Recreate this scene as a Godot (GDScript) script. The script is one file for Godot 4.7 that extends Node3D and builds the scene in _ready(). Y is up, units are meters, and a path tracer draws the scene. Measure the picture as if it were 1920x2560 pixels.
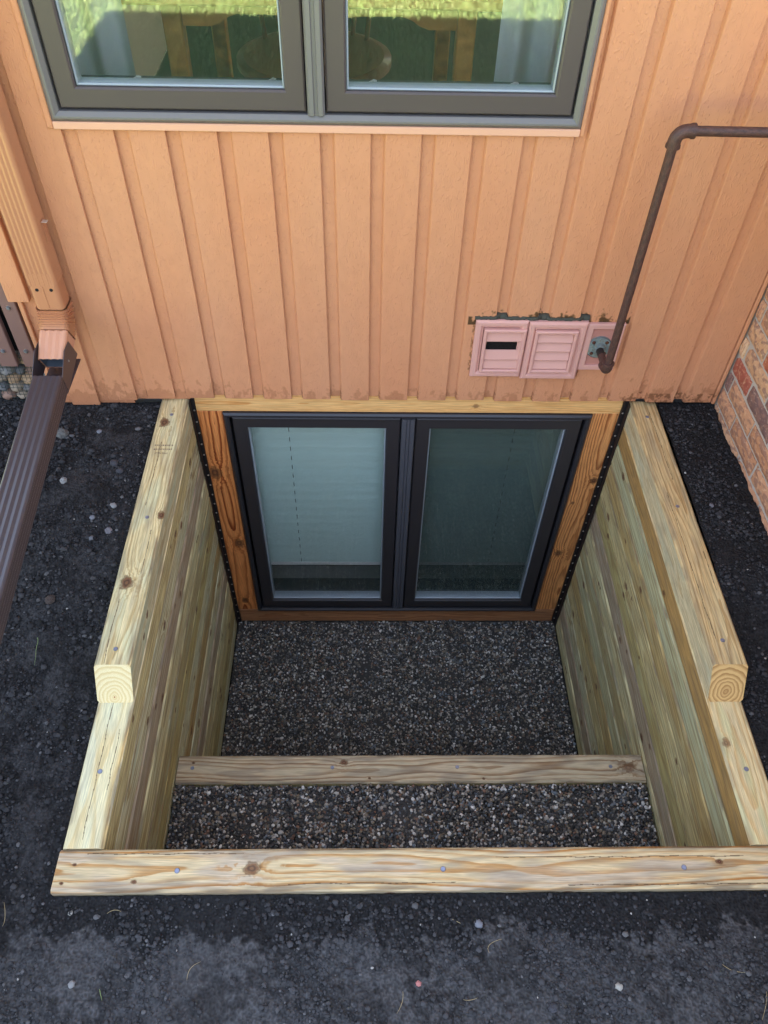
extends Node3D
# Timber-lined window well against a tan board-sided house, seen from above.
# x runs along the house wall, y is up (0 = lower edge of the siding), z comes out of the wall.

const SX := 0.0594      # right edge of siding board 0
const SP := 0.1235      # siding pitch
const INL := 0.221      # inner face of the left timber wall
const INR := 1.651      # inner face of the right timber wall
const TS := 0.0895      # timber side
const CP := 0.0888      # course pitch
const CAP_Y := -0.015   # top of the cap timbers

var nz := FastNoiseLite.new()
var fiber := PackedByteArray()
var M := {}
var used := {}


class MB:
	var v := PackedVector3Array()
	var n := PackedVector3Array()
	var t := PackedVector2Array()
	var c := PackedColorArray()

	func tri(a: Vector3, b: Vector3, d: Vector3, na: Vector3, nb: Vector3, nd: Vector3, ta := Vector2.ZERO, tb := Vector2.ZERO, td := Vector2.ZERO) -> void:
		if (b - a).cross(d - a).dot(na + nb + nd) > 0.0:
			v.append(a); v.append(d); v.append(b)
			n.append(na); n.append(nd); n.append(nb)
			t.append(ta); t.append(td); t.append(tb)
		else:
			v.append(a); v.append(b); v.append(d)
			n.append(na); n.append(nb); n.append(nd)
			t.append(ta); t.append(tb); t.append(td)

	func flat(a: Vector3, b: Vector3, d: Vector3, toward: Vector3, ta := Vector2.ZERO, tb := Vector2.ZERO, td := Vector2.ZERO) -> void:
		var g := (b - a).cross(d - a)
		if g.length_squared() < 1e-18:
			return
		g = g.normalized()
		if g.dot(toward) < 0.0:
			g = -g
		tri(a, b, d, g, g, g, ta, tb, td)

	func quad(a: Vector3, b: Vector3, d: Vector3, e: Vector3, toward: Vector3, ta := Vector2.ZERO, tb := Vector2.ZERO, td := Vector2.ZERO, te := Vector2.ZERO) -> void:
		flat(a, b, d, toward, ta, tb, td)
		flat(a, d, e, toward, ta, td, te)

	# chamfered box; uv in metres on every face
	func box(lo: Vector3, hi: Vector3, bev := 0.002) -> void:
		var mid := (lo + hi) * 0.5
		var h := (hi - lo) * 0.5
		var b: float = minf(bev, minf(h.x, minf(h.y, h.z)) * 0.6)
		for ax in 3:
			for s in [-1.0, 1.0]:
				var u := (ax + 1) % 3
				var w := (ax + 2) % 3
				var nn := Vector3.ZERO
				nn[ax] = s
				var q := []
				for k in [[-1, -1], [1, -1], [1, 1], [-1, 1]]:
					var p := Vector3.ZERO
					p[ax] = s * h[ax]
					p[u] = k[0] * (h[u] - b)
					p[w] = k[1] * (h[w] - b)
					q.append(mid + p)
				quad(q[0], q[1], q[2], q[3], nn, Vector2(q[0][u], q[0][w]), Vector2(q[1][u], q[1][w]), Vector2(q[2][u], q[2][w]), Vector2(q[3][u], q[3][w]))
		if b <= 0.0:
			return
		for ax in 3:
			var u := (ax + 1) % 3
			var w := (ax + 2) % 3
			for su in [-1.0, 1.0]:
				for sw in [-1.0, 1.0]:
					var q := []
					for e in [-1.0, 1.0]:
						var p1 := Vector3.ZERO
						p1[ax] = e * (h[ax] - b); p1[u] = su * h[u]; p1[w] = sw * (h[w] - b)
						var p2 := Vector3.ZERO
						p2[ax] = e * (h[ax] - b); p2[u] = su * (h[u] - b); p2[w] = sw * h[w]
						q.append(mid + p1); q.append(mid + p2)
					var nn := Vector3.ZERO
					nn[u] = su; nn[w] = sw
					quad(q[0], q[1], q[3], q[2], nn, Vector2(q[0][ax], q[0][u]), Vector2(q[1][ax], q[1][u]), Vector2(q[3][ax], q[3][u]), Vector2(q[2][ax], q[2][u]))
		for sx in [-1.0, 1.0]:
			for sy in [-1.0, 1.0]:
				for sz in [-1.0, 1.0]:
					var a := mid + Vector3(sx * h.x, sy * (h.y - b), sz * (h.z - b))
					var d := mid + Vector3(sx * (h.x - b), sy * h.y, sz * (h.z - b))
					var e := mid + Vector3(sx * (h.x - b), sy * (h.y - b), sz * h.z)
					flat(a, d, e, Vector3(sx, sy, sz))

	# tube along a path; smooth
	func tube(pts: Array, rad, sides := 12, caps := true) -> void:
		var up := Vector3(0.31, 0.52, 0.79).normalized()
		var rings := []
		var dirs := []
		for i in pts.size():
			var d: Vector3 = (pts[mini(i + 1, pts.size() - 1)] - pts[maxi(i - 1, 0)]).normalized()
			var a := d.cross(up).normalized()
			up = a.cross(d).normalized()
			var r: float = rad[i] if rad is Array else rad
			var ring := []
			for k in sides:
				var an := TAU * k / sides
				var o := a * cos(an) + up * sin(an)
				ring.append([pts[i] + o * r, o])
			rings.append(ring)
			dirs.append(d)
		var along := 0.0
		for i in pts.size() - 1:
			var step: float = (pts[i + 1] - pts[i]).length()
			for k in sides:
				var A = rings[i][k]; var B = rings[i][(k + 1) % sides]; var C = rings[i + 1][(k + 1) % sides]; var D = rings[i + 1][k]
				var u0 := float(k) / sides; var u1 := float(k + 1) / sides
				tri(A[0], B[0], C[0], A[1], B[1], C[1], Vector2(along, u0), Vector2(along, u1), Vector2(along + step, u1))
				tri(A[0], C[0], D[0], A[1], C[1], D[1], Vector2(along, u0), Vector2(along + step, u1), Vector2(along + step, u0))
			along += step
		if caps:
			for e in [0, pts.size() - 1]:
				var nn: Vector3 = -dirs[e] if e == 0 else dirs[e]
				for k in sides:
					flat(pts[e], rings[e][k][0], rings[e][(k + 1) % sides][0], nn)

	# closed outline in a plane (a, b), pushed from lo to hi along the third axis; each side flat
	func prism(outline: PackedVector2Array, base: Vector3, ax: Vector3, bx: Vector3, along: Vector3) -> void:
		var m := outline.size()
		var cen := Vector2.ZERO
		for q in outline:
			cen += q / m
		for i in m:
			var p := outline[i]; var q := outline[(i + 1) % m]
			var A := base + ax * p.x + bx * p.y
			var B := base + ax * q.x + bx * q.y
			var e := q - p
			var nn := ax * e.y - bx * e.x
			if Geometry2D.is_polygon_clockwise(outline):
				nn = -nn
			quad(A, B, B + along, A + along, nn, Vector2(p.x, 0), Vector2(q.x, 0), Vector2(q.x, along.length()), Vector2(p.x, along.length()))
		var idx := Geometry2D.triangulate_polygon(outline)
		for i in range(0, idx.size(), 3):
			var a := outline[idx[i]]; var b := outline[idx[i + 1]]; var d := outline[idx[i + 2]]
			for s in [0.0, 1.0]:
				flat(base + ax * a.x + bx * a.y + along * s, base + ax * b.x + bx * b.y + along * s, base + ax * d.x + bx * d.y + along * s, along * (s * 2.0 - 1.0), a, b, d)

	func mesh(onto: ArrayMesh = null) -> ArrayMesh:
		var m := onto if onto else ArrayMesh.new()
		var ar := []
		ar.resize(Mesh.ARRAY_MAX)
		ar[Mesh.ARRAY_VERTEX] = v
		ar[Mesh.ARRAY_NORMAL] = n
		ar[Mesh.ARRAY_TEX_UV] = t
		if c.size() == v.size():
			ar[Mesh.ARRAY_COLOR] = c
		m.add_surface_from_arrays(Mesh.PRIMITIVE_TRIANGLES, ar)
		return m


# ---------------------------------------------------------------- helpers

func numbered(called: String) -> String:
	if not used.has(called):
		used[called] = 0
		return called
	used[called] += 1
	return "%s_%03d" % [called, used[called]]


func tag(o: Node, label: String, category := "", group := "", kind := "") -> Node:
	if label: o.set_meta("label", label)
	if category: o.set_meta("category", category)
	if group: o.set_meta("group", group)
	if kind: o.set_meta("kind", kind)
	return o


func thing(called: String, label: String, category: String, at := Vector3.ZERO, group := "") -> Node3D:
	var o := Node3D.new()
	o.name = numbered(called)
	add_child(o)
	o.position = at
	tag(o, label, category, group)
	return o


func part(called: String, m: Mesh, mt: Material, parent: Node, at := Vector3.ZERO, turn := Vector3.ZERO) -> MeshInstance3D:
	var o := MeshInstance3D.new()
	o.name = numbered(called) if parent == self else called
	o.mesh = m
	if mt:
		o.material_override = mt
	parent.add_child(o, true)
	o.position = at
	o.rotation_degrees = turn
	return o


func bx(lo: Vector3, hi: Vector3, bev := 0.002) -> ArrayMesh:
	var b := MB.new()
	b.box(lo, hi, bev)
	return b.mesh()


func mat(called: String, col: Color, rough := 0.7, metal := 0.0, spec := 0.5) -> StandardMaterial3D:
	var m := StandardMaterial3D.new()
	m.resource_name = called
	m.albedo_color = col
	m.roughness = rough
	m.metallic = metal
	m.metallic_specular = spec
	M[called] = m
	return m


func rgb8(r: int, g: int, b: int) -> Color:
	return Color(r / 255.0, g / 255.0, b / 255.0)


func tex(im: Image) -> ImageTexture:
	return ImageTexture.create_from_image(im)


func sm(a: float, b: float, x: float) -> float:
	var t := clampf((x - a) / (b - a), 0.0, 1.0)
	return t * t * (3.0 - 2.0 * t)


func noise_bytes(w: int, h: int, freq: float, sd: int, stretch_x := 1, stretch_y := 1, octaves := 3) -> PackedByteArray:
	var f := FastNoiseLite.new()
	f.seed = sd
	f.frequency = freq
	f.noise_type = FastNoiseLite.TYPE_SIMPLEX_SMOOTH
	f.fractal_octaves = octaves
	var im := f.get_seamless_image(w / stretch_x, h / stretch_y, false, false, 0.15, true)
	im.convert(Image.FORMAT_L8)
	im.resize(w, h, Image.INTERPOLATE_CUBIC)
	return im.get_data()


func grey_tex(d: PackedByteArray, w: int, h: int) -> ImageTexture:
	return tex(Image.create_from_data(w, h, false, Image.FORMAT_L8, d))


# Face of a sawn board: growth rings cut by the face, fibres, knots, green treatment patches, grey dirt.
# o: early, late, green, grime, contrast, ring, pith, wander, knots [[u, a, radius, darkness]]
func wood(sd: int, nu: int, nv: int, L: float, W: float, o: Dictionary) -> ImageTexture:
	var px := PackedByteArray()
	px.resize(nu * nv * 3)
	nz.seed = sd
	var early: Color = o.get("early", rgb8(222, 208, 170))
	var late: Color = o.get("late", rgb8(178, 142, 92))
	var greenc: Color = o.get("greenc", rgb8(188, 200, 172))
	var green: float = o.get("green", 0.4)
	var grime: float = o.get("grime", 0.15)
	var con: float = o.get("contrast", 0.7)
	var ring: float = o.get("ring", 0.006)
	var pith: float = o.get("pith", 0.02)
	var wander: float = o.get("wander", 0.012)
	var offs: float = o.get("offs", 0.0)
	var knots: Array = o.get("knots", [])
	var taper: float = o.get("taper", 0.006)
	var streak: float = o.get("streak", 0.0)
	var streakc: Color = o.get("streakc", rgb8(112, 90, 56))
	var edged: float = o.get("edge", 0.0)
	var checks: Array = o.get("checks", [])
	var dx := L / nu
	for i in nu:
		var u := i * dx
		var d := pith + nz.get_noise_1d(u * 1.6) * wander + u * taper
		var a0 := offs + nz.get_noise_1d(u * 1.1 + 40.0) * wander * 0.9
		for j in nv:
			var a := ((j + 0.5) / nv - 0.5) * W
			var r := sqrt((a - a0) * (a - a0) + d * d)
			r += nz.get_noise_2d(u * 9.0, a * 55.0) * 0.0016 + nz.get_noise_2d(u * 2.2 + 9.0, a * 20.0) * 0.0035
			var core := 0.0
			var kring := 0.0
			var halo := 0.0
			for k in knots:
				var ku: float = u - k[0]
				if absf(ku) > 0.2:
					continue
				var ka: float = a - k[1]
				var kr: float = k[2]
				var kd := sqrt(ku * ku * 0.55 + ka * ka)
				var wob := 1.0 + nz.get_noise_2d(ku * 60.0 + sd, ka * 60.0) * 0.35
				var q := kd / (kr * wob)
				r += kr * 0.9 * exp(-q * q * 0.22)
				if q < 1.0:
					core = maxf(core, k[3] * (1.0 - sm(0.75, 1.0, q)))
					kring = sin(q * 11.0) * 0.5 + 0.5
				halo = maxf(halo, k[3] * exp(-pow(q - 1.05, 2.0) * 30.0))
			var ph := r / ring
			var fl := floorf(ph)
			var f := ph - fl
			var hsh := absf(sin(fl * 12.9898 + sd) * 43758.5453)
			hsh -= floorf(hsh)
			var lt := sm(0.35, 0.9, f) * (1.0 - sm(0.93, 1.0, f)) * (0.35 + 0.65 * hsh) * con
			var fb := fiber[((j * 7 + sd * 31) % 256) * 1024 + (i * 2 + sd * 57) % 1024] / 255.0 - 0.5
			var c := early.lerp(late, lt)
			var gm := sm(0.0, 0.45, nz.get_noise_2d(u * 3.5 + 70.0, a * 16.0)) * green
			c = c.lerp(greenc, gm * (1.0 - 0.6 * lt))
			var dm := sm(0.05, 0.5, nz.get_noise_2d(u * 5.0 + 150.0, a * 30.0) + fb * 0.5) * grime
			c = c.lerp(rgb8(120, 112, 100), dm)
			if streak > 0.0:
				var sk := sm(0.18, 0.42, nz.get_noise_2d(u * 2.6 + 300.0, a * 110.0) + fb * 0.15)
				c = c.lerp(streakc, sk * streak)
			if edged > 0.0:
				var ed := sm(0.30, 0.5, absf((j + 0.5) / nv - 0.5)) * sm(-0.15, 0.35, nz.get_noise_2d(u * 7.0 + 500.0, a * 40.0) + fb * 0.7)
				c = c.lerp(rgb8(104, 92, 76), ed * edged)
			c = c * (1.0 + fb * 0.34)
			for q in checks:
				if u > q[0] and u < q[1] and absf(a - q[2] - nz.get_noise_1d(u * 14.0 + q[2] * 900.0) * 0.0022) < 0.0007:
					c = c.lerp(rgb8(70, 54, 36), 0.75)
			if core > 0.0:
				c = c.lerp(rgb8(66, 42, 30).lerp(rgb8(116, 76, 50), kring), core * 0.95)
			c = c.lerp(rgb8(74, 50, 30), halo * 0.6)
			var at := (j * nu + i) * 3
			px[at] = int(clampf(c.r, 0.0, 1.0) * 255.0)
			px[at + 1] = int(clampf(c.g, 0.0, 1.0) * 255.0)
			px[at + 2] = int(clampf(c.b, 0.0, 1.0) * 255.0)
	return tex(Image.create_from_data(nu, nv, false, Image.FORMAT_RGB8, px))


func end_grain(sd: int, pa: float, pb: float, early: Color, late: Color, ring: float) -> ImageTexture:
	var n := 128
	var im := Image.create(n, n, false, Image.FORMAT_RGB8)
	nz.seed = sd
	for i in n:
		for j in n:
			var a := (i + 0.5) / n; var b := (j + 0.5) / n
			var r := sqrt((a - pa) * (a - pa) + (b - pb) * (b - pb)) + nz.get_noise_2d(a * 3.0, b * 3.0) * 0.03
			var ph := r / (ring * (0.8 + 0.5 * r))
			var f := ph - floorf(ph)
			var c := early.lerp(late, sm(0.3, 0.9, f) * (1.0 - sm(0.94, 1.0, f)) * 0.75)
			c = c.lerp(late, 0.35 * exp(-r * r * 60.0))
			c *= 1.0 + nz.get_noise_2d(a * 40.0, b * 40.0) * 0.08
			if r < 0.02:
				c = rgb8(150, 70, 45)
			im.set_pixel(i, j, c)
	return tex(im)


func wood_mat(called: String, t: Texture2D, rough := 0.72) -> StandardMaterial3D:
	var m := mat(called, Color.WHITE, rough, 0.0, 0.35)
	m.albedo_texture = t
	m.heightmap_enabled = true
	m.heightmap_texture = M.fiber_tex
	m.heightmap_scale = 0.05
	return m


# a sawn timber along local +x, top at y = 0, width along +z; slope cuts the far end
func timber_mesh(L: float, top: Material, side: Material, end: Material, slope := 0.0, s := TS - 0.0008, e := 0.0055, hh := 0.0834) -> ArrayMesh:
	var pr := [Vector2(0, -e), Vector2(e, 0), Vector2(s - e, 0), Vector2(s, -e), Vector2(s, -hh + e), Vector2(s - e, -hh), Vector2(e, -hh), Vector2(0, -hh + e)]
	var a := MB.new(); var b := MB.new(); var d := MB.new()
	var far := func(q: Vector2) -> float: return L - slope * clampf((q.y + hh) / hh, 0.0, 1.0)
	for i in 8:
		var p: Vector2 = pr[i]; var q: Vector2 = pr[(i + 1) % 8]
		var nn := Vector3(0, (p.y + q.y) * 0.5 + hh * 0.5, (p.x + q.x) * 0.5 - s * 0.5)
		var P0 := Vector3(0, p.y, p.x); var Q0 := Vector3(0, q.y, q.x)
		var P1 := Vector3(far.call(p), p.y, p.x); var Q1 := Vector3(far.call(q), q.y, q.x)
		var on_side: bool = i == 3 or i == 7
		if on_side:
			b.quad(P0, Q0, Q1, P1, nn, Vector2(0, -p.y / hh), Vector2(0, -q.y / hh), Vector2(Q1.x / L, -q.y / hh), Vector2(P1.x / L, -p.y / hh))
		else:
			a.quad(P0, Q0, Q1, P1, nn, Vector2(0, p.x / s), Vector2(0, q.x / s), Vector2(Q1.x / L, q.x / s), Vector2(P1.x / L, p.x / s))
	for g in [0.0, 1.0]:
		for i in range(1, 7):
			var tr := []
			var uv := []
			for k in [0, i, i + 1]:
				var p: Vector2 = pr[k]
				tr.append(Vector3(0.0 if g == 0.0 else far.call(p), p.y, p.x))
				uv.append(Vector2(p.x / s, -p.y / hh))
			d.flat(tr[0], tr[1], tr[2], Vector3(g * 2.0 - 1.0, 0, 0), uv[0], uv[1], uv[2])
	var m := a.mesh(); b.mesh(m); d.mesh(m)
	m.surface_set_material(0, top); m.surface_set_material(1, side); m.surface_set_material(2, end)
	return m


func rock_mesh(sd: int, rough: float, sub := 1, flat_faces := false) -> ArrayMesh:
	var t := (1.0 + sqrt(5.0)) / 2.0
	var vs := [Vector3(-1, t, 0), Vector3(1, t, 0), Vector3(-1, -t, 0), Vector3(1, -t, 0), Vector3(0, -1, t), Vector3(0, 1, t), Vector3(0, -1, -t), Vector3(0, 1, -t), Vector3(t, 0, -1), Vector3(t, 0, 1), Vector3(-t, 0, -1), Vector3(-t, 0, 1)]
	var fs := [[0, 11, 5], [0, 5, 1], [0, 1, 7], [0, 7, 10], [0, 10, 11], [1, 5, 9], [5, 11, 4], [11, 10, 2], [10, 7, 6], [7, 1, 8], [3, 9, 4], [3, 4, 2], [3, 2, 6], [3, 6, 8], [3, 8, 9], [4, 9, 5], [2, 4, 11], [6, 2, 10], [8, 6, 7], [9, 8, 1]]
	var tris := []
	for f in fs:
		tris.append([vs[f[0]].normalized(), vs[f[1]].normalized(), vs[f[2]].normalized()])
	for s in sub:
		var nx := []
		for f in tris:
			var a: Vector3 = ((f[0] + f[1]) * 0.5).normalized(); var b: Vector3 = ((f[1] + f[2]) * 0.5).normalized(); var d: Vector3 = ((f[2] + f[0]) * 0.5).normalized()
			nx.append_array([[f[0], a, d], [a, f[1], b], [d, b, f[2]], [a, b, d]])
		tris = nx
	nz.seed = sd
	var dis := func(p: Vector3) -> Vector3: return p * (1.0 + rough * (nz.get_noise_3dv(p * 1.1 + Vector3(sd, 0, 0)) + 0.5 * nz.get_noise_3dv(p * 2.4)))
	var mb := MB.new()
	for f in tris:
		var A: Vector3 = dis.call(f[0]); var B: Vector3 = dis.call(f[1]); var D: Vector3 = dis.call(f[2])
		if flat_faces:
			mb.flat(A, B, D, A + B + D)
		else:
			mb.tri(A, B, D, A.normalized(), B.normalized(), D.normalized())
	return mb.mesh()


func multi(called: String, m: Mesh, mt: Material, xf: Array, cols: Array, parent: Node) -> MultiMeshInstance3D:
	var mm := MultiMesh.new()
	mm.transform_format = MultiMesh.TRANSFORM_3D
	mm.use_colors = cols.size() > 0
	mm.mesh = m
	mm.instance_count = xf.size()
	for i in xf.size():
		mm.set_instance_transform(i, xf[i])
		if cols.size() > 0:
			mm.set_instance_color(i, cols[i])
	var o := MultiMeshInstance3D.new()
	o.name = numbered(called) if parent == self else called
	o.multimesh = mm
	o.material_override = mt
	parent.add_child(o, true)
	return o


func ground_y(x: float, z: float) -> float:
	if x > 1.0 and z < 1.4:
		return -0.014 - 0.108 * sm(0.62, 1.0, z)
	return -0.032 - 0.090 * sm(0.45, 0.98, z)


# ---------------------------------------------------------------- scene

func _ready() -> void:
	view_and_light()
	materials()
	ground()
	house()
	brick_wall()
	window_well()
	gravel()
	flashing()
	downspout()
	vents()
	gas_pipe()
	skirt_and_rocks()
	rooms()
	lawn()
	litter()


func view_and_light() -> void:
	var cam := Camera3D.new()
	cam.name = "camera"
	cam.fov = 65.75
	cam.near = 0.05
	cam.far = 400.0
	add_child(cam)
	cam.position = Vector3(0.7906, 1.6997, 1.9365)
	cam.rotation_degrees = Vector3(-49.317, -2.067, 1.792)
	cam.current = true
	var e := Environment.new()
	e.background_mode = Environment.BG_SKY
	var sky := Sky.new()
	var sk := ProceduralSkyMaterial.new()
	sk.sky_top_color = Color(0.70, 0.78, 0.92)
	sk.sky_horizon_color = Color(0.97, 0.97, 0.98)
	sk.sky_curve = 0.15
	sk.sky_energy_multiplier = 0.42
	sk.ground_horizon_color = Color(0.34, 0.36, 0.30)
	sk.ground_bottom_color = Color(0.28, 0.30, 0.22)
	sk.sun_angle_max = 4.0
	sky.sky_material = sk
	e.sky = sky
	e.background_energy_multiplier = 1.0
	e.tonemap_mode = Environment.TONE_MAPPER_LINEAR
	e.tonemap_exposure = 20.5
	e.sdfgi_enabled = true
	e.ssao_enabled = true
	e.ssil_enabled = true
	var we := WorldEnvironment.new()
	we.name = "world_environment"
	we.environment = e
	add_child(we)
	# the sun stands behind the house: this side lies in the shade of the eaves
	var sun := DirectionalLight3D.new()
	sun.name = "sun"
	sun.light_color = Color(1.0, 0.96, 0.89)
	sun.light_energy = 1.6
	sun.light_angular_distance = 0.5
	sun.shadow_enabled = true
	add_child(sun)
	sun.look_at_from_position(Vector3.ZERO, Vector3(0.0, -sin(deg_to_rad(41.0)), cos(deg_to_rad(41.0))), Vector3.UP)


func materials() -> void:
	nz.noise_type = FastNoiseLite.TYPE_SIMPLEX_SMOOTH
	nz.frequency = 1.0
	nz.fractal_octaves = 2
	fiber = noise_bytes(1024, 256, 0.11, 5, 16, 1, 3)
	M.fiber_tex = grey_tex(fiber, 1024, 256)
	# painted hardboard siding: embossed bark-like grain, world-mapped
	var n := 768
	var a := noise_bytes(n, n, 0.045, 11, 1, 6, 2)
	var b := noise_bytes(n, n, 0.012, 12, 1, 1, 2)
	var d := noise_bytes(n, n, 0.075, 13, 1, 2, 1)
	var hb := PackedByteArray()
	hb.resize(n * n)
	for i in n * n:
		var s := absf(a[i] / 255.0 - 0.5) * 2.0
		var tick := (1.0 - sm(0.0, 0.17, s)) * sm(0.40, 0.55, b[i] / 255.0)
		var dot := sm(0.74, 0.86, d[i] / 255.0)
		hb[i] = int(clampf(0.25 + 0.55 * maxf(tick * 0.8, dot) + 0.12 * (b[i] / 255.0), 0.0, 1.0) * 255.0)
	M.emboss = grey_tex(hb, n, n)
	# weathering of the paint, one picture over the whole wall: mottling, mud splash along the foot, mould round the vents, scuffs
	var sn := 1024
	var mo := noise_bytes(sn, sn, 0.008, 21, 1, 3, 3)
	var fi := noise_bytes(sn, sn, 0.06, 22, 1, 2, 3)
	var sp := noise_bytes(sn, sn, 0.16, 23, 1, 1, 2)
	var px := PackedByteArray()
	px.resize(sn * sn * 3)
	for j in sn:
		var y := (1.0 - (j + 0.5) / sn) * 2.4 - 0.2
		for i in sn:
			var x := (i + 0.5) / sn * 2.4 - 0.3
			var k := j * sn + i
			var m1 := mo[k] / 255.0; var f1 := fi[k] / 255.0; var s1 := sp[k] / 255.0
			var c := Color(0.955, 0.95 - 0.035 * m1, 0.95 - 0.06 * m1) * (0.97 + 0.035 * f1)
			if y < 0.12:
				var foot: float = 0.05 + (0.035 if x < 0.35 or x > 1.62 else 0.0)
				var mud := sm(0.42, 0.62, f1 + (foot - y) * 6.0 - 0.25 + (s1 - 0.5) * 0.3)
				c = c.lerp(c * Color(0.82, 0.79, 0.76), mud * 0.6)
				if x > 1.62 and y < 0.035 and s1 + f1 > 1.06:
					c *= Color(0.74, 0.72, 0.70)
			if y > 0.295 and y < 0.36 and x > 1.09 and x < 1.57:
				var mould := sm(0.0, 0.25, f1 - 0.34 - (y - 0.318) * 14.0 + (s1 - 0.5) * 0.5)
				c = c.lerp(Color(0.26, 0.28, 0.22), mould * 0.8)
			if x > 1.106 and x < 1.116 and y > 0.12 and y < 0.31 and s1 > 0.5:
				c *= Color(0.72, 0.72, 0.68)
			if s1 > 0.93:
				c *= 0.85
			px[k * 3] = int(clampf(c.r, 0, 1) * 255.0); px[k * 3 + 1] = int(clampf(c.g, 0, 1) * 255.0); px[k * 3 + 2] = int(clampf(c.b, 0, 1) * 255.0)
	var st := Image.create_from_data(sn, sn, false, Image.FORMAT_RGB8, px)
	var sd := mat("siding_paint", rgb8(218, 157, 117), 0.55, 0.0, 0.4)
	sd.uv1_triplanar = true
	sd.uv1_world_triplanar = true
	sd.uv1_scale = Vector3(2.2, 2.2, 2.2)
	sd.heightmap_enabled = true
	sd.heightmap_texture = M.emboss
	sd.heightmap_scale = 0.12
	sd.detail_enabled = true
	sd.detail_blend_mode = BaseMaterial3D.BLEND_MODE_MUL
	sd.detail_uv_layer = BaseMaterial3D.DETAIL_UV_2
	sd.uv2_triplanar = true
	sd.uv2_world_triplanar = true
	sd.uv2_scale = Vector3.ONE / 2.4
	sd.uv2_offset = Vector3(0.3, 0.2, 0.3) / 2.4
	sd.detail_albedo = tex(st)
	mat("trim_paint", rgb8(222, 170, 140), 0.5, 0.0, 0.4)
	mat("bronze", rgb8(50, 47, 48), 0.38, 0.0, 0.5)
	mat("bronze_frame", rgb8(46, 45, 48), 0.3, 0.0, 0.5)
	mat("sky_lightened_frame", rgb8(116, 113, 110), 0.35, 0.0, 0.5)  # dark frame finish made paler: sky reflection painted into the colour
	mat("upper_sash", rgb8(82, 73, 71), 0.4, 0.0, 0.5)
	mat("gasket", rgb8(14, 14, 16), 0.6)
	mat("bead", rgb8(150, 160, 166), 0.3)
	mat("black_metal", rgb8(34, 29, 28), 0.5, 0.0, 0.45)
	mat("rivet", rgb8(214, 202, 184), 0.3, 0.5)
	mat("nail", rgb8(150, 158, 182), 0.42, 0.75)
	mat("foundation", rgb8(140, 138, 134), 0.9)
	mat("concrete", rgb8(60, 58, 56), 0.95)
	mat("mortar", rgb8(184, 174, 160), 0.95)
	mat("pink", rgb8(210, 160, 148), 0.5, 0.0, 0.4)
	mat("pink_dark", rgb8(188, 132, 120), 0.55)
	mat("void", rgb8(16, 15, 15), 0.9)
	mat("caulk", rgb8(64, 66, 56), 0.8)
	mat("white", rgb8(222, 222, 218), 0.6)
	mat("roof", rgb8(92, 84, 78), 0.9)
	mat("room_wall", rgb8(226, 220, 208), 0.85)
	mat("carpet", rgb8(84, 78, 66), 0.95)
	var g := mat("glass", Color(0.30, 0.5, 0.42, 0.03), 0.0)
	g.transparency = BaseMaterial3D.TRANSPARENCY_ALPHA
	# low-emissivity coating: a thin partly mirroring metal film
	var lo := Image.create(4, 4, false, Image.FORMAT_RGBA8)
	lo.fill(Color(0.86, 0.97, 0.90, 1.0))
	var co := mat("coating", Color(1, 1, 1, 0.17), 0.02, 1.0)
	co.albedo_texture = tex(lo)
	co.transparency = BaseMaterial3D.TRANSPARENCY_ALPHA
	var scr := mat("screen_mesh", Color(0.10, 0.17, 0.18, 0.60), 0.8)
	scr.transparency = BaseMaterial3D.TRANSPARENCY_ALPHA
	# rust-brown gas pipe
	var ru := Image.create(256, 128, false, Image.FORMAT_RGB8)
	nz.seed = 33
	for i in 256:
		for j in 128:
			var q := nz.get_noise_2d(i * 0.05, j * 0.08) * 0.5 + 0.5
			var w := nz.get_noise_2d(i * 0.25 + 30.0, j * 0.3) * 0.5 + 0.5
			var c := rgb8(62, 44, 40).lerp(rgb8(104, 70, 58), q * 0.9).lerp(rgb8(120, 100, 96), sm(0.62, 0.8, w) * 0.5)
			ru.set_pixel(i, j, c)
	var pm := mat("rusty_pipe", Color.WHITE, 0.55, 0.15)
	pm.albedo_texture = tex(ru)
	pm.uv1_scale = Vector3(4, 1, 1)
	var ga := Image.create(128, 128, false, Image.FORMAT_RGB8)
	nz.seed = 34
	for i in 128:
		for j in 128:
			var q := nz.get_noise_2d(i * 0.06, j * 0.06) * 0.5 + 0.5
			var c := rgb8(112, 128, 128).lerp(rgb8(146, 156, 150), q).lerp(rgb8(128, 92, 62), sm(0.66, 0.85, nz.get_noise_2d(i * 0.1 + 9.0, j * 0.1) * 0.5 + 0.5) * 0.6)
			ga.set_pixel(i, j, c)
	var gm := mat("galvanised", Color.WHITE, 0.6, 0.2)
	gm.albedo_texture = tex(ga)
	gm.uv1_triplanar = true
	gm.uv1_scale = Vector3(8, 8, 8)
	# gravel, clods
	var pe := mat("pebble", Color.WHITE, 0.55, 0.0, 0.4)
	pe.vertex_color_use_as_albedo = true
	var cl := mat("clod", Color.WHITE, 0.95, 0.0, 0.2)
	cl.vertex_color_use_as_albedo = true
	mat("downspout_tan", rgb8(184, 127, 91), 0.42, 0.0, 0.5)
	mat("downspout_pink", rgb8(200, 144, 112), 0.42, 0.0, 0.5)
	mat("downspout_brown", rgb8(66, 58, 60), 0.36, 0.0, 0.55)
	mat("lining", rgb8(104, 112, 120), 0.5, 0.2)
	mat("slat_brown", rgb8(124, 94, 86), 0.6)
	mat("bolt_zinc", rgb8(172, 180, 182), 0.35, 0.7)


# ---------------------------------------------------------------- ground

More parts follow.
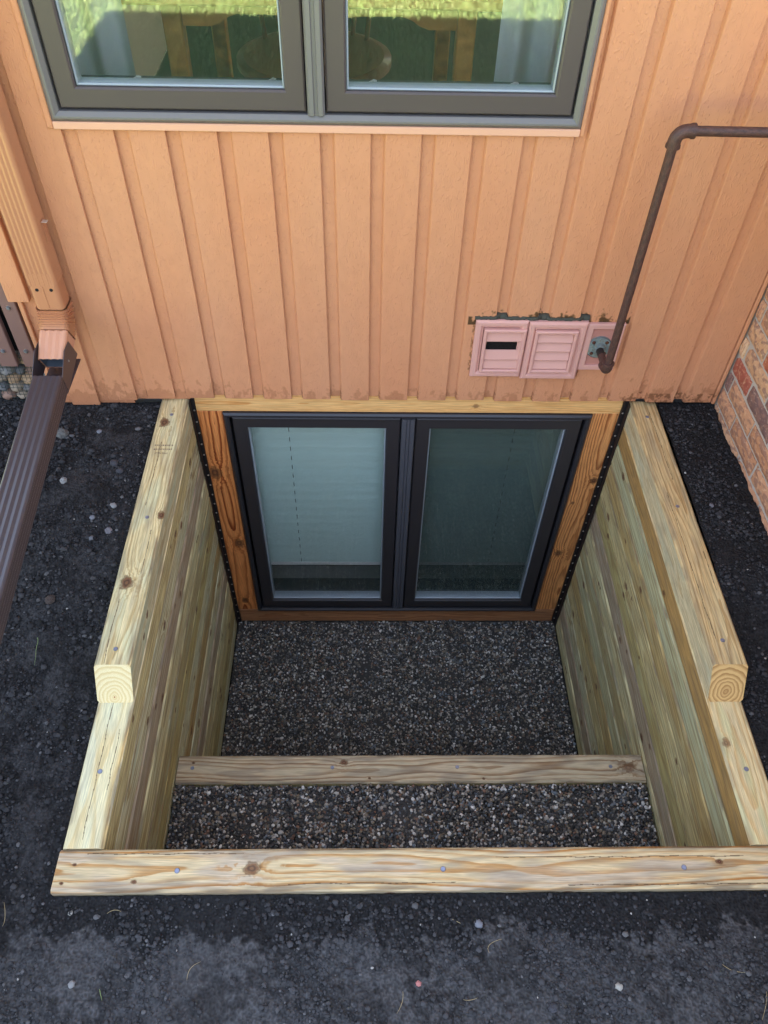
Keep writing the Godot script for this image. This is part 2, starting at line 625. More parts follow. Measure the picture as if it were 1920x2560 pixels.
func ground() -> void:
	# soil sheet around the well, hole cut out for it
	var x0 := -1.6; var x1 := 1.93; var z0 := -0.16; var z1 := 2.5
	var st := 0.009
	var nxg := int((x1 - x0) / st); var nzg := int((z1 - z0) / st)
	nz.seed = 3
	var hts := PackedFloat32Array()
	hts.resize((nxg + 1) * (nzg + 1))
	for j in nzg + 1:
		for i in nxg + 1:
			var x := x0 + i * st; var z := z0 + j * st
			hts[j * (nxg + 1) + i] = ground_y(x, z) + nz_soil(x, z) + nz.get_noise_2d(x * 48.0, z * 48.0) * 0.0032 + nz.get_noise_2d(x * 95.0, z * 95.0) * 0.0022
	var mb := SurfaceTool.new()
	mb.begin(Mesh.PRIMITIVE_TRIANGLES)
	for j in nzg + 1:
		for i in nxg + 1:
			var x := x0 + i * st; var z := z0 + j * st
			mb.set_uv(Vector2((x - x0) / (x1 - x0), (z - z0) / (z1 - z0)))
			var vx := x; var vz := z  # edges that run along the timbers lie exactly on their outer faces
			if x > 0.1305 and x < 0.1305 + st and z < 1.452: vx = 0.1308
			if x < 1.7435 and x > 1.7435 - st and z < 1.452: vx = 1.7432
			if z < 1.4515 and z > 1.4515 - st and x > 0.1295 and x < 1.7445: vz = 1.4512
			mb.add_vertex(Vector3(vx, hts[j * (nxg + 1) + i], vz))
	for j in nzg:
		for i in nxg:
			var x := x0 + (i + 0.5) * st; var z := z0 + (j + 0.5) * st
			if x > 0.1305 + st * 0.5 and x < 1.7435 - st * 0.5 and z < 1.4515 - st * 0.5:
				continue
			if z < -0.012 and x > -0.21:
				continue
			var a := j * (nxg + 1) + i; var b := a + 1; var d := a + nxg + 1; var e := d + 1
			mb.add_index(a); mb.add_index(b); mb.add_index(d)
			mb.add_index(b); mb.add_index(e); mb.add_index(d)
	mb.generate_normals()
	var soil := part("soil", mb.commit(), soil_mat(x0, x1, z0, z1), self)
	tag(soil, "dark loose topsoil around the timber well", "", "", "structure")
	# the earth behind the timbers and under the gravel
	var bank := MB.new()
	bank.box(Vector3(-1.5, -1.7, -0.05), Vector3(0.126, -0.15, 1.455), 0.0)
	bank.box(Vector3(1.748, -1.7, -0.05), Vector3(2.12, -0.15, 1.455), 0.0)
	bank.box(Vector3(-1.5, -1.7, 1.456), Vector3(2.12, -0.15, 2.4), 0.0)
	bank.box(Vector3(0.127, -1.8, -0.05), Vector3(1.747, -1.50, 1.454), 0.0)
	tag(part("earth_bank", bank.mesh(), M.concrete, self), "solid earth behind and below the timber walls", "", "", "structure")
	# clods and grit lying on the soil: nobody could count them
	var rng := RandomNumberGenerator.new()
	rng.seed = 77
	var kinds := [[], [], []]
	var cols := [[], [], []]
	var tries := 0
	while tries < 130000:
		tries += 1
		var x := rng.randf_range(-0.75, 1.92); var z := rng.randf_range(0.0, 1.95)
		if x > 0.125 and x < 1.75 and z < 1.458:
			continue
		if x < -0.3 and z > 1.2:
			continue
		var dens := nz.get_noise_2d(x * 4.0 + 20.0, z * 4.0)
		if rng.randf() > 0.5 + dens * 0.9:
			continue
		var r := 0.0015 + 0.0022 * pow(rng.randf(), 2.0)
		if rng.randf() < 0.13: r = rng.randf_range(0.003, 0.0058)
		if x < 0.13 and z < 1.3 and rng.randf() < 0.05: r = rng.randf_range(0.004, 0.0085)
		var y := ground_y(x, z) + nz_soil(x, z) + 0.001 + r * 0.45
		var k := rng.randi() % 3
		var bs := Basis.from_euler(Vector3(rng.randf() * TAU, rng.randf() * TAU, rng.randf() * TAU)).scaled(Vector3(r * rng.randf_range(0.8, 1.3), r * rng.randf_range(0.6, 0.9), r * rng.randf_range(0.8, 1.2)))
		kinds[k].append(Transform3D(bs, Vector3(x, y, z)))
		var g := 0.024 + 0.036 * rng.randf()
		if z > 1.53: g += 0.018
		var cc := Color(g, g * 0.98, g * 1.0)
		var pick := rng.randf()
		if pick < 0.06: cc = Color(0.095, 0.093, 0.092) * rng.randf_range(0.6, 1.5)
		if pick < 0.004 and r < 0.003: cc = Color(0.42, 0.40, 0.36)
		cols[k].append(cc)
	var grit := Node3D.new()
	grit.name = "soil_clods"
	add_child(grit)
	tag(grit, "crumbly dark clods and grit scattered over the topsoil", "soil", "", "stuff")
	for k in 3:
		multi("clods", rock_mesh(200 + k, 0.35, 1, k == 2), M.clod, kinds[k], cols[k], grit)
	# lawn and open ground beyond
	var far := MB.new()
	for q in [[-120.0, 120.0, 2.48, 160.0], [-120.0, -1.58, -60.0, 2.48], [1.9, 120.0, -0.02, 2.48]]:
		far.quad(Vector3(q[0], -0.122, q[2]), Vector3(q[1], -0.122, q[2]), Vector3(q[1], -0.122, q[3]), Vector3(q[0], -0.122, q[3]), Vector3.UP)
	var lm := mat("lawn_ground", rgb8(74, 92, 44), 0.95)
	var li := Image.create(256, 256, false, Image.FORMAT_RGB8)
	nz.seed = 8
	for i in 256:
		for j in 256:
			var q := nz.get_noise_2d(i * 0.09, j * 0.09) * 0.5 + 0.5
			li.set_pixel(i, j, rgb8(78, 90, 50).lerp(rgb8(122, 136, 82), q))
	lm.albedo_color = Color.WHITE
	lm.albedo_texture = tex(li)
	lm.uv1_triplanar = true
	lm.uv1_world_triplanar = true
	lm.uv1_scale = Vector3(0.8, 0.8, 0.8)
	tag(part("lawn_ground", far.mesh(), lm, self), "grassed ground stretching away from the house", "", "", "structure")


func nz_soil(x: float, z: float) -> float:
	nz.seed = 3
	var calm := 1.0
	if z < 1.52 and x > 0.06 and x < 1.81: calm = 0.35
	return (nz.get_noise_2d(x * 5.0, z * 5.0) * 0.008 + nz.get_noise_2d(x * 22.0, z * 22.0) * 0.0045) * calm


func soil_mat(x0: float, x1: float, z0: float, z1: float) -> StandardMaterial3D:
	var w := 1280; var h := 960
	var px := PackedByteArray()
	px.resize(w * h * 3)
	var f1 := noise_bytes(w, h, 0.12, 41, 1, 1, 3)
	var f2 := noise_bytes(w, h, 0.02, 42, 1, 1, 3)
	var f3 := noise_bytes(w, h, 0.4, 43, 1, 1, 1)
	var drips := [[0.98, 1.55, 0.011, 0.025, 0.5], [1.002, 1.543, 0.012, 0.02, 0.4], [1.025, 1.561, 0.012, 0.013, 0.0], [1.035, 1.58, 0.008, 0.012, 0.5], [1.142, 1.525, 0.012, 0.008, 0.3], [1.118, 1.561, 0.006, 0.013, 0.5], [1.138, 1.573, 0.007, 0.006, 0.0], [0.91, 1.585, 0.016, 0.02, 0.2], [0.882, 1.62, 0.012, 0.014, 0.0], [0.872, 1.568, 0.006, 0.018, 0.4]]
	nz.seed = 44
	var zb := PackedFloat32Array()
	zb.resize(w)
	for i in w:
		var x := x0 + (x1 - x0) * i / w
		zb[i] = 1.532 + nz.get_noise_1d(x * 3.3) * 0.035 + nz.get_noise_1d(x * 13.0) * 0.020
	for j in h:
		var z := z0 + (z1 - z0) * j / h
		for i in w:
			var x := x0 + (x1 - x0) * i / w
			var k := j * w + i
			var c1 := f1[k] / 255.0; var c2 := f2[k] / 255.0; var c3 := f3[k] / 255.0
			var edge := z - zb[i] + (c1 - 0.5) * 0.055 + (c2 - 0.5) * 0.06
			var dry := sm(-0.010, 0.010, edge)
			if x < 0.1:
				dry = maxf(dry * sm(0.0, 0.12, x + 0.05 + (c2 - 0.5) * 0.4), 0.4 * sm(0.35, 0.7, c2 + (c1 - 0.5) * 0.4))
			if z > 1.5 and dry > 0.0:
				dry *= 0.45 + 0.55 * sm(0.32, 0.55, c2 + (c1 - 0.5) * 0.35)
				for q in drips:
					var ex: float = (x - q[0]) + (z - q[1]) * -q[4]
					var ez: float = z - q[1]
					var dd: float = ex * ex / (q[2] * q[2]) + ez * ez / (q[3] * q[3]) + (c1 - 0.5) * 1.2
					if dd < 1.0:
						dry *= 0.25
			var g := lerpf(0.022, 0.068, dry) * (0.55 + 0.9 * c1) * (0.5 + 1.0 * c3)
			var cc := Color(g, g * 0.97, g * 0.96).linear_to_srgb()
			var at := k * 3
			px[at] = int(cc.r * 255.0); px[at + 1] = int(cc.g * 255.0); px[at + 2] = int(cc.b * 255.0)
	var m := mat("soil_surface", Color.WHITE, 0.95, 0.0, 0.25)
	m.albedo_texture = tex(Image.create_from_data(w, h, false, Image.FORMAT_RGB8, px))
	m.heightmap_enabled = true
	m.heightmap_texture = grey_tex(f3, w, h)
	m.heightmap_scale = 0.5
	return m


# ---------------------------------------------------------------- house

func siding_outline(w: float) -> PackedVector2Array:
	return PackedVector2Array([Vector2(-0.0045, -0.0114), Vector2(-0.0010, -0.0030), Vector2(0.0, -0.0012), Vector2(0.0016, 0.0), Vector2(w - 0.0012, 0.0), Vector2(w, -0.0012), Vector2(w, -0.0060), Vector2(w - 0.0060, -0.0066), Vector2(w - 0.0060, -0.0114)])


func house() -> void:
	var h := thing("house", "tan board-sided house wall with a window above and a basement window in the well", "house")
	# sheet that the boards stand proud of, with the window opening left free
	var wall := MB.new()
	for q in [[-0.205, 0.045, -0.03, 2.7], [1.305, 1.66, 0.006, 2.7], [1.66, 1.925, 0.003, 2.7], [0.045, 0.225, -0.012, 0.862], [0.225, 1.305, 0.006, 0.862], [0.045, 1.305, 2.03, 2.7]]:
		wall.box(Vector3(q[0], q[2], -0.15), Vector3(q[1], q[3], -0.0115), 0.0)
	part("wall", wall.mesh(), M.siding_paint, h)
	var rest := MB.new()
	rest.box(Vector3(1.927, -0.3, -0.16), Vector3(8.0, 2.7, -0.012), 0.0)
	rest.box(Vector3(-0.9, 0.35, -0.36), Vector3(-0.26, 2.7, -0.12), 0.0)
	rest.box(Vector3(-0.9, -0.4, -0.46), Vector3(-0.206, 0.349, -0.37), 0.0)
	tag(part("wall", rest.mesh(), M.siding_paint, h), "")
	var rng := RandomNumberGenerator.new()
	rng.seed = 5
	for i in range(-1, 16):
		var right := SX + SP * i
		var wd := 0.088
		var left := right - wd
		var top := 2.7
		if i >= 1 and i <= 10: top = 0.846
		if i == 0: wd = 0.030 - left
		if i == 15: wd = 1.911 - left
		var low := rng.randf_range(-0.003, 0.002)
		if i <= 0: low = -0.03 + 0.022 * (i + 1)
		var mb := MB.new()
		mb.prism(siding_outline(wd), Vector3(left, low, 0.0), Vector3.RIGHT, Vector3.BACK, Vector3(0, top - low, 0))
		if i == 0:  # runs full width below the window trim
			mb.prism(PackedVector2Array([Vector2(0, -0.0114), Vector2(0, 0.0), Vector2(0.0248, 0.0), Vector2(0.026, -0.0012), Vector2(0.026, -0.0060), Vector2(0.020, -0.0066), Vector2(0.020, -0.0114)]), Vector3(0.0334, low, 0.0), Vector3.RIGHT, Vector3.BACK, Vector3(0, 0.846 - low, 0))
			mb.box(Vector3(0.0296, low, -0.0114), Vector3(0.0336, 0.846, 0.0), 0.0)
		part("siding_board", mb.mesh(), M.siding_paint, h)
	# corner strip against the brick, and the trim board behind the downspout
	part("corner_strip", bx(Vector3(1.9135, -0.004, -0.011), Vector3(1.9245, 2.7, 0.006), 0.002), M.siding_paint, h)
	part("corner_board", bx(Vector3(-0.224, 0.363, -0.0095), Vector3(-0.163, 2.7, 0.011), 0.002), M.siding_paint, h)
	part("corner_strip", bx(Vector3(-0.2035, 0.0, -0.0095), Vector3(-0.1905, 0.362, 0.002), 0.002), M.siding_paint, h)
	# foundation with the opening of the basement window
	var f := MB.new()
	for q in [[-0.9, 0.33, -1.9, 0.007], [1.534, 8.0, -1.9, 0.007], [0.33, 1.534, -1.9, -1.225], [0.33, 1.534, -0.085, 0.007]]:
		f.box(Vector3(q[0], q[2], -0.25), Vector3(q[1], minf(q[3], -0.3 if q[0] < -0.5 and q[1] < 0.0 else 9.0), -0.052), 0.0)
	part("foundation", f.mesh(), M.foundation, h)
	# cedar casing round the basement window
	var cl := rgb8(204, 142, 88); var cd := rgb8(134, 72, 36)
	var tl := wood_mat("casing_left", wood(301, 900, 72, 1.17, 0.088, {"early": rgb8(226, 146, 82), "late": rgb8(134, 60, 26), "green": 0.0, "grime": 0.03, "contrast": 1.25, "ring": 0.017, "pith": 0.006, "wander": 0.024, "knots": [[0.295, -0.024, 0.020, 0.8], [0.70, 0.016, 0.017, 0.8], [1.10, -0.005, 0.012, 0.8]]}), 0.5)
	var tr := wood_mat("casing_right", wood(302, 900, 72, 1.17, 0.088, {"early": rgb8(222, 154, 92), "late": rgb8(132, 70, 34), "green": 0.0, "grime": 0.05, "contrast": 1.05, "ring": 0.0085, "pith": 0.02, "wander": 0.016, "offs": 0.03, "knots": [[0.326, 0.03, 0.011, 0.85], [0.45, -0.02, 0.005, 0.7], [0.76, -0.017, 0.012, 0.8]]}), 0.5)
	var tt := wood_mat("casing_top", wood(303, 900, 72, 1.42, 0.088, {"early": rgb8(236, 188, 122), "late": rgb8(204, 132, 66), "green": 0.0, "grime": 0.0, "contrast": 0.8, "ring": 0.007, "pith": 0.012, "knots": [[0.93, 0.01, 0.008, 0.5]]}), 0.5)
	var tb := wood_mat("casing_bottom", wood(304, 900, 72, 1.42, 0.088, {"early": rgb8(176, 124, 84), "late": rgb8(132, 82, 50), "green": 0.0, "grime": 0.1, "contrast": 0.8, "ring": 0.006, "pith": 0.03}), 0.55)
	casing(h, Vector3(0.234, -0.072, 0), Vector3(0.319, -1.238, 0), true, tl)
	casing(h, Vector3(1.545, -0.072, 0), Vector3(1.636, -1.238, 0), true, tr)
	casing(h, Vector3(0.234, 0.006, 0), Vector3(1.636, -0.0715, 0), false, tt)
	casing(h, Vector3(0.236, -1.2385, 0), Vector3(1.634, -1.33, 0), false, tb)
	window_low(h)
	window_high(h)
	# roof and eaves that throw this side into shade
	var rf := MB.new()
	rf.prism(PackedVector2Array([Vector2(0.5, 2.62), Vector2(0.5, 2.78), Vector2(-1.9, 3.62), Vector2(-4.3, 2.78), Vector2(-4.3, 2.62), Vector2(-1.9, 3.46)]), Vector3(-0.9, 0, 0), Vector3.BACK, Vector3.UP, Vector3(8.9, 0, 0))
	part("roof", rf.mesh(), M.roof, h)
	var so := part("soffit", bx(Vector3(-0.9, 2.59, 0.0), Vector3(8.0, 2.618, 0.5), 0.0), M.trim_paint, h)


func casing(h: Node, a: Vector3, b: Vector3, upright: bool, m: Material) -> void:
	var lo := Vector3(minf(a.x, b.x), minf(a.y, b.y), -0.051)
	var hi := Vector3(maxf(a.x, b.x), maxf(a.y, b.y), -0.020 if upright else -0.0185)
	var mb := MB.new()
	mb.box(lo, hi, 0.0025)
	for i in mb.v.size():
		var p := mb.v[i]
		mb.t[i] = Vector2((hi.y - p.y) / (hi.y - lo.y), (p.x - lo.x) / (hi.x - lo.x)) if upright else Vector2((p.x - lo.x) / (hi.x - lo.x), (hi.y - p.y) / (hi.y - lo.y))
	part("window_casing", mb.mesh(), m, h)


func ring(lo: Vector2, hi: Vector2, w: float, zb: float, zf: float, bev: float) -> ArrayMesh:
	# mitred frame: flat face, sloped inner and outer lips
	var mb := MB.new()
	var o := [Vector2(lo.x, lo.y), Vector2(hi.x, lo.y), Vector2(hi.x, hi.y), Vector2(lo.x, hi.y)]
	var inn := [Vector2(lo.x + w, lo.y + w), Vector2(hi.x - w, lo.y + w), Vector2(hi.x - w, hi.y - w), Vector2(lo.x + w, hi.y - w)]
	for i in 4:
		var j := (i + 1) % 4
		var dir: Vector2 = (o[j] - o[i]).normalized()
		var inw := Vector2(-dir.y, dir.x)
		var oi: Vector2 = o[i]; var oj: Vector2 = o[j]; var ii: Vector2 = inn[i]; var ij: Vector2 = inn[j]
		var d1 := (ii - oi) / w
		var d2 := (ij - oj) / w
		var V := func(p: Vector2, z: float) -> Vector3: return Vector3(p.x, p.y, z)
		var of := oi + d1 * bev; var og := oj + d2 * bev
		var nf := ii - d1 * bev; var ng := ij - d2 * bev
		mb.quad(V.call(of, zf), V.call(og, zf), V.call(ng, zf), V.call(nf, zf), Vector3.BACK)
		mb.quad(V.call(oi, zf - bev), V.call(oj, zf - bev), V.call(og, zf), V.call(of, zf), Vector3(-inw.x, -inw.y, 1))
		mb.quad(V.call(nf, zf), V.call(ng, zf), V.call(ij, zf - bev), V.call(ii, zf - bev), Vector3(inw.x, inw.y, 1))
		mb.quad(V.call(oi, zb), V.call(oj, zb), V.call(oj, zf - bev), V.call(oi, zf - bev), Vector3(-inw.x, -inw.y, 0))
		mb.quad(V.call(ii, zb), V.call(ij, zb), V.call(ij, zf - bev), V.call(ii, zf - bev), Vector3(inw.x, inw.y, 0))
		mb.quad(V.call(oi, zb), V.call(oj, zb), V.call(ij, zb), V.call(ii, zb), Vector3.FORWARD)
	return mb.mesh()


func pane(win: Node, x0: float, x1: float, y0: float, y1: float, z: float, coated: bool) -> void:
	part("pane", bx(Vector3(x0, y0, z - 0.004), Vector3(x1, y1, z), 0.0), M.glass, win)
	part("pane", bx(Vector3(x0, y0, z - 0.020), Vector3(x1, y1, z - 0.016), 0.0), M.glass, win)
	if not coated:
		return
	var q := MB.new()
	q.quad(Vector3(x0, y0, z - 0.0145), Vector3(x1, y0, z - 0.0145), Vector3(x1, y1, z - 0.0145), Vector3(x0, y1, z - 0.0145), Vector3.BACK)
	part("pane_coating", q.mesh(), M.coating, win)


func casement(win: Node, x0: float, x1: float, y0: float, y1: float, zf: float, paint: Material) -> void:
	var w := 0.047
	part("sash", ring(Vector2(x0, y0), Vector2(x1, y1), w, zf - 0.05, zf, 0.004), paint, win)
	part("glazing_bead", ring(Vector2(x0 + w - 0.0005, y0 + w - 0.0005), Vector2(x1 - w + 0.0005, y1 - w + 0.0005), 0.006, zf - 0.046, zf - 0.010, 0.003), M.bead, win)
	pane(win, x0 + w - 0.002, x1 - w + 0.002, y0 + w - 0.002, y1 - w + 0.002, zf - 0.014, y0 > 0.0)


func window_low(h: Node) -> void:
	var win := Node3D.new()
	win.name = "window"
	h.add_child(win, true)
	tag(win, "dark two-pane basement window at the back of the well")
	var zf := -0.006
	part("frame", ring(Vector2(0.3195, -1.2375), Vector2(1.5445, -0.0725), 0.019, -0.10, zf, 0.006), M.bronze_frame, win)
	# mullion with two grooves
	var mu := PackedVector2Array([Vector2(0.911, -0.10), Vector2(0.911, -0.012), Vector2(0.914, -0.008), Vector2(0.926, -0.008), Vector2(0.928, -0.011), Vector2(0.930, -0.008), Vector2(0.937, -0.008), Vector2(0.939, -0.011), Vector2(0.941, -0.008), Vector2(0.953, -0.008), Vector2(0.956, -0.012), Vector2(0.956, -0.10)])
	var mb := MB.new()
	mb.prism(mu, Vector3(0, -1.2145, 0), Vector3.RIGHT, Vector3.BACK, Vector3(0, 1.1195, 0))
	part("mullion", mb.mesh(), mat("mullion_grey", rgb8(78, 79, 84), 0.32), win)
	casement(win, 0.3455, 0.9075, -1.2115, -0.098, -0.017, M.bronze)
	casement(win, 0.9595, 1.5185, -1.2115, -0.098, -0.017, M.bronze)
	# insect screen behind the right-hand glass
	var q := MB.new()
	q.quad(Vector3(0.98, -1.20, -0.064), Vector3(1.50, -1.20, -0.064), Vector3(1.50, -0.11, -0.064), Vector3(0.98, -0.11, -0.064), Vector3.BACK)
	tag(part("insect_screen", q.mesh(), M.screen_mesh, win), "fine dark insect screen behind the right pane")
	part("stool", bx(Vector3(0.3435, -1.214, -0.16), Vector3(1.5205, -1.196, -0.0725), 0.002), M.bronze, win)


func window_high(h: Node) -> void:
	var win := Node3D.new()
	win.name = "window"
	h.add_child(win, true)
	tag(win, "wide two-pane window with dark frames and pinkish trim")
	# J-channel trim
	var tr := MB.new()
	tr.box(Vector3(0.0305, 0.848, -0.010), Vector3(0.0455, 2.05, 0.007), 0.002)
	part("side_trim", tr.mesh(), M.siding_paint, win)
	part("side_trim", bx(Vector3(1.3045, 0.848, -0.010), Vector3(1.3150, 2.05, 0.007), 0.002), M.siding_paint, win)
	part("bottom_trim", bx(Vector3(0.046, 0.8475, -0.010), Vector3(1.304, 0.8655, 0.0095), 0.002), M.trim_paint, win)
	part("frame", ring(Vector2(0.046, 0.866), Vector2(1.304, 2.03), 0.0225, -0.10, 0.013, 0.009), M.sky_lightened_frame, win)
	var mu := PackedVector2Array([Vector2(0.651, -0.10), Vector2(0.651, 0.004), Vector2(0.656, 0.012), Vector2(0.666, 0.012), Vector2(0.668, 0.007), Vector2(0.675, 0.007), Vector2(0.677, 0.012), Vector2(0.687, 0.012), Vector2(0.692, 0.004), Vector2(0.692, -0.10)])
	var mb := MB.new()
	mb.prism(mu, Vector3(0, 0.889, 0), Vector3.RIGHT, Vector3.BACK, Vector3(0, 1.118, 0))
	part("mullion", mb.mesh(), M.sky_lightened_frame, win)
	casement(win, 0.0735, 0.6475, 0.8935, 2.002, 0.002, M.upper_sash)
	casement(win, 0.6955, 1.2765, 0.8935, 2.002, 0.002, M.upper_sash)
	part("stool", bx(Vector3(0.072, 0.895, -0.115), Vector3(1.278, 0.925, -0.0525), 0.003), M.bronze, win)
	for x in [0.24, 0.56, 0.80, 1.14]:
		var l := MB.new()
		l.prism(PackedVector2Array([Vector2(-0.016, 0), Vector2(0.012, 0), Vector2(0.014, 0.010), Vector2(0.006, 0.012)]), Vector3(x, 0.9255, -0.075), Vector3.RIGHT, Vector3.UP, Vector3(0, 0, -0.008))
		part("latch", l.mesh(), M.white, win)


# ---------------------------------------------------------------- brick wall

func brick_wall() -> void:
	var w := thing("brick_wall", "low wall of mottled cream and red bricks beside the siding", "brick wall", Vector3(1.926, 0, 0))
	part("mortar", bx(Vector3(0.006, -0.32, -0.011), Vector3(0.20, 0.99, 2.2), 0.0), M.mortar, w)
	part("coping", bx(Vector3(-0.03, 0.991, -0.011), Vector3(0.24, 1.05, 2.23), 0.006), M.mortar, w)
	var mats := []
	var rng := RandomNumberGenerator.new()
	rng.seed = 27
	for k in 7:
		var im := Image.create(160, 56, false, Image.FORMAT_RGB8)
		var hm := PackedByteArray(); hm.resize(160 * 56)
		nz.seed = 400 + k
		var base: Color = [rgb8(204, 160, 122), rgb8(178, 104, 78), rgb8(192, 140, 104), rgb8(212, 176, 140), rgb8(166, 94, 76), rgb8(142, 108, 96), rgb8(200, 150, 114)][k]
		var blot: Color = [rgb8(120, 92, 86), rgb8(214, 172, 130), rgb8(128, 98, 90), rgb8(184, 120, 88), rgb8(206, 158, 122), rgb8(104, 84, 84), rgb8(134, 102, 92)][k]
		var cut: float = [0.12, 0.10, -0.05, 0.2, 0.25, -0.1, 0.05][k]
		for i in 160:
			for j in 56:
				var q := nz.get_noise_2d(i * 0.026, j * 0.045) + 0.2 * nz.get_noise_2d(i * 0.08, j * 0.11)
				var g := nz.get_noise_2d(i * 0.4, j * 0.4)
				var c := base.lerp(blot, sm(cut - 0.06, cut + 0.2, q) * 0.5)
				c = c.lerp(rgb8(226, 196, 160), sm(0.3, 0.5, nz.get_noise_2d(i * 0.05 + 80.0, j * 0.09)) * 0.35)
				c *= 1.0 + g * 0.08
				im.set_pixel(i, j, c)
				hm[j * 160 + i] = int(clampf(0.5 + q * 0.35 + g * 0.12, 0.0, 1.0) * 255.0)
		var m := mat("brick_%d" % k, Color.WHITE, 0.9, 0.0, 0.3)
		m.albedo_texture = tex(im)
		m.heightmap_enabled = true
		m.heightmap_texture = grey_tex(hm, 160, 56)
		m.heightmap_scale = 0.2
		mats.append(m)
	var shapes := []
	for k in 4:
		shapes.append(brick_mesh(500 + k, 0.19))
	for c in range(-3, 15):
		var y := 0.0035 + 0.0665 * c
		var z := 0.046 + (0.1 if c % 2 == 0 else 0.0) - 0.2
		while z < 2.0:
			var a := maxf(z, 0.004)
			var ln := z + 0.19 - a
			if ln > 0.03:
				var o := part("brick", shapes[rng.randi() % 4], mats[[0, 1, 2, 3, 3, 4, 5, 6, 0, 6][rng.randi() % 10]], w, Vector3(rng.randf_range(-0.002, 0.002), y + 0.0315, a))
				o.scale = Vector3(1, 1, ln / 0.19)
			z += 0.2


func brick_mesh(sd: int, L: float) -> ArrayMesh:
	# face at x = 0 looking towards -x, length along z, height 0.057; uneven edges
	var mb := MB.new()
	nz.seed = sd
	var nu := 10; var nv := 4
	var H := 0.0575
	var P := func(i: int, j: int) -> Vector3:
		var z := L * i / nu; var y := H * (float(j) / nv - 0.5)
		var edge: bool = i == 0 or j == 0 or i == nu or j == nv
		var x := nz.get_noise_2d(z * 30.0, y * 40.0 + 5.0) * 0.0022 + (0.004 if edge else 0.0)
		if edge:
			z += nz.get_noise_2d(y * 60.0, 3.0 + i) * 0.0018
			y += nz.get_noise_2d(z * 60.0, 9.0 + j) * 0.0018
		return Vector3(x, y, z)
	var U := func(i: int, j: int) -> Vector2: return Vector2(float(i) / nu, 1.0 - float(j) / nv)
	for i in nu:
		for j in nv:
			mb.quad(P.call(i, j), P.call(i + 1, j), P.call(i + 1, j + 1), P.call(i, j + 1), Vector3.LEFT, U.call(i, j), U.call(i + 1, j), U.call(i + 1, j + 1), U.call(i, j + 1))
	var back := Vector3(0.03, 0, 0)
	for e in [[0, 0, nu, 0, Vector3.DOWN], [0, nv, nu, nv, Vector3.UP], [0, 0, 0, nv, Vector3.FORWARD], [nu, 0, nu, nv, Vector3.BACK]]:
		var steps: int = nu if e[0] != e[2] else nv
		for s in steps:
			var i0: int = e[0] + (s if e[0] != e[2] else 0); var j0: int = e[1] + (s if e[1] != e[3] else 0)
			var i1: int = e[0] + (s + 1 if e[0] != e[2] else 0); var j1: int = e[1] + (s + 1 if e[1] != e[3] else 0)
			mb.quad(P.call(i0, j0), P.call(i1, j1), P.call(i1, j1) + back, P.call(i0, j0) + back, e[4], U.call(i0, j0), U.call(i1, j1), U.call(i1, j1), U.call(i0, j0))
	return mb.mesh()


# ---------------------------------------------------------------- timber well

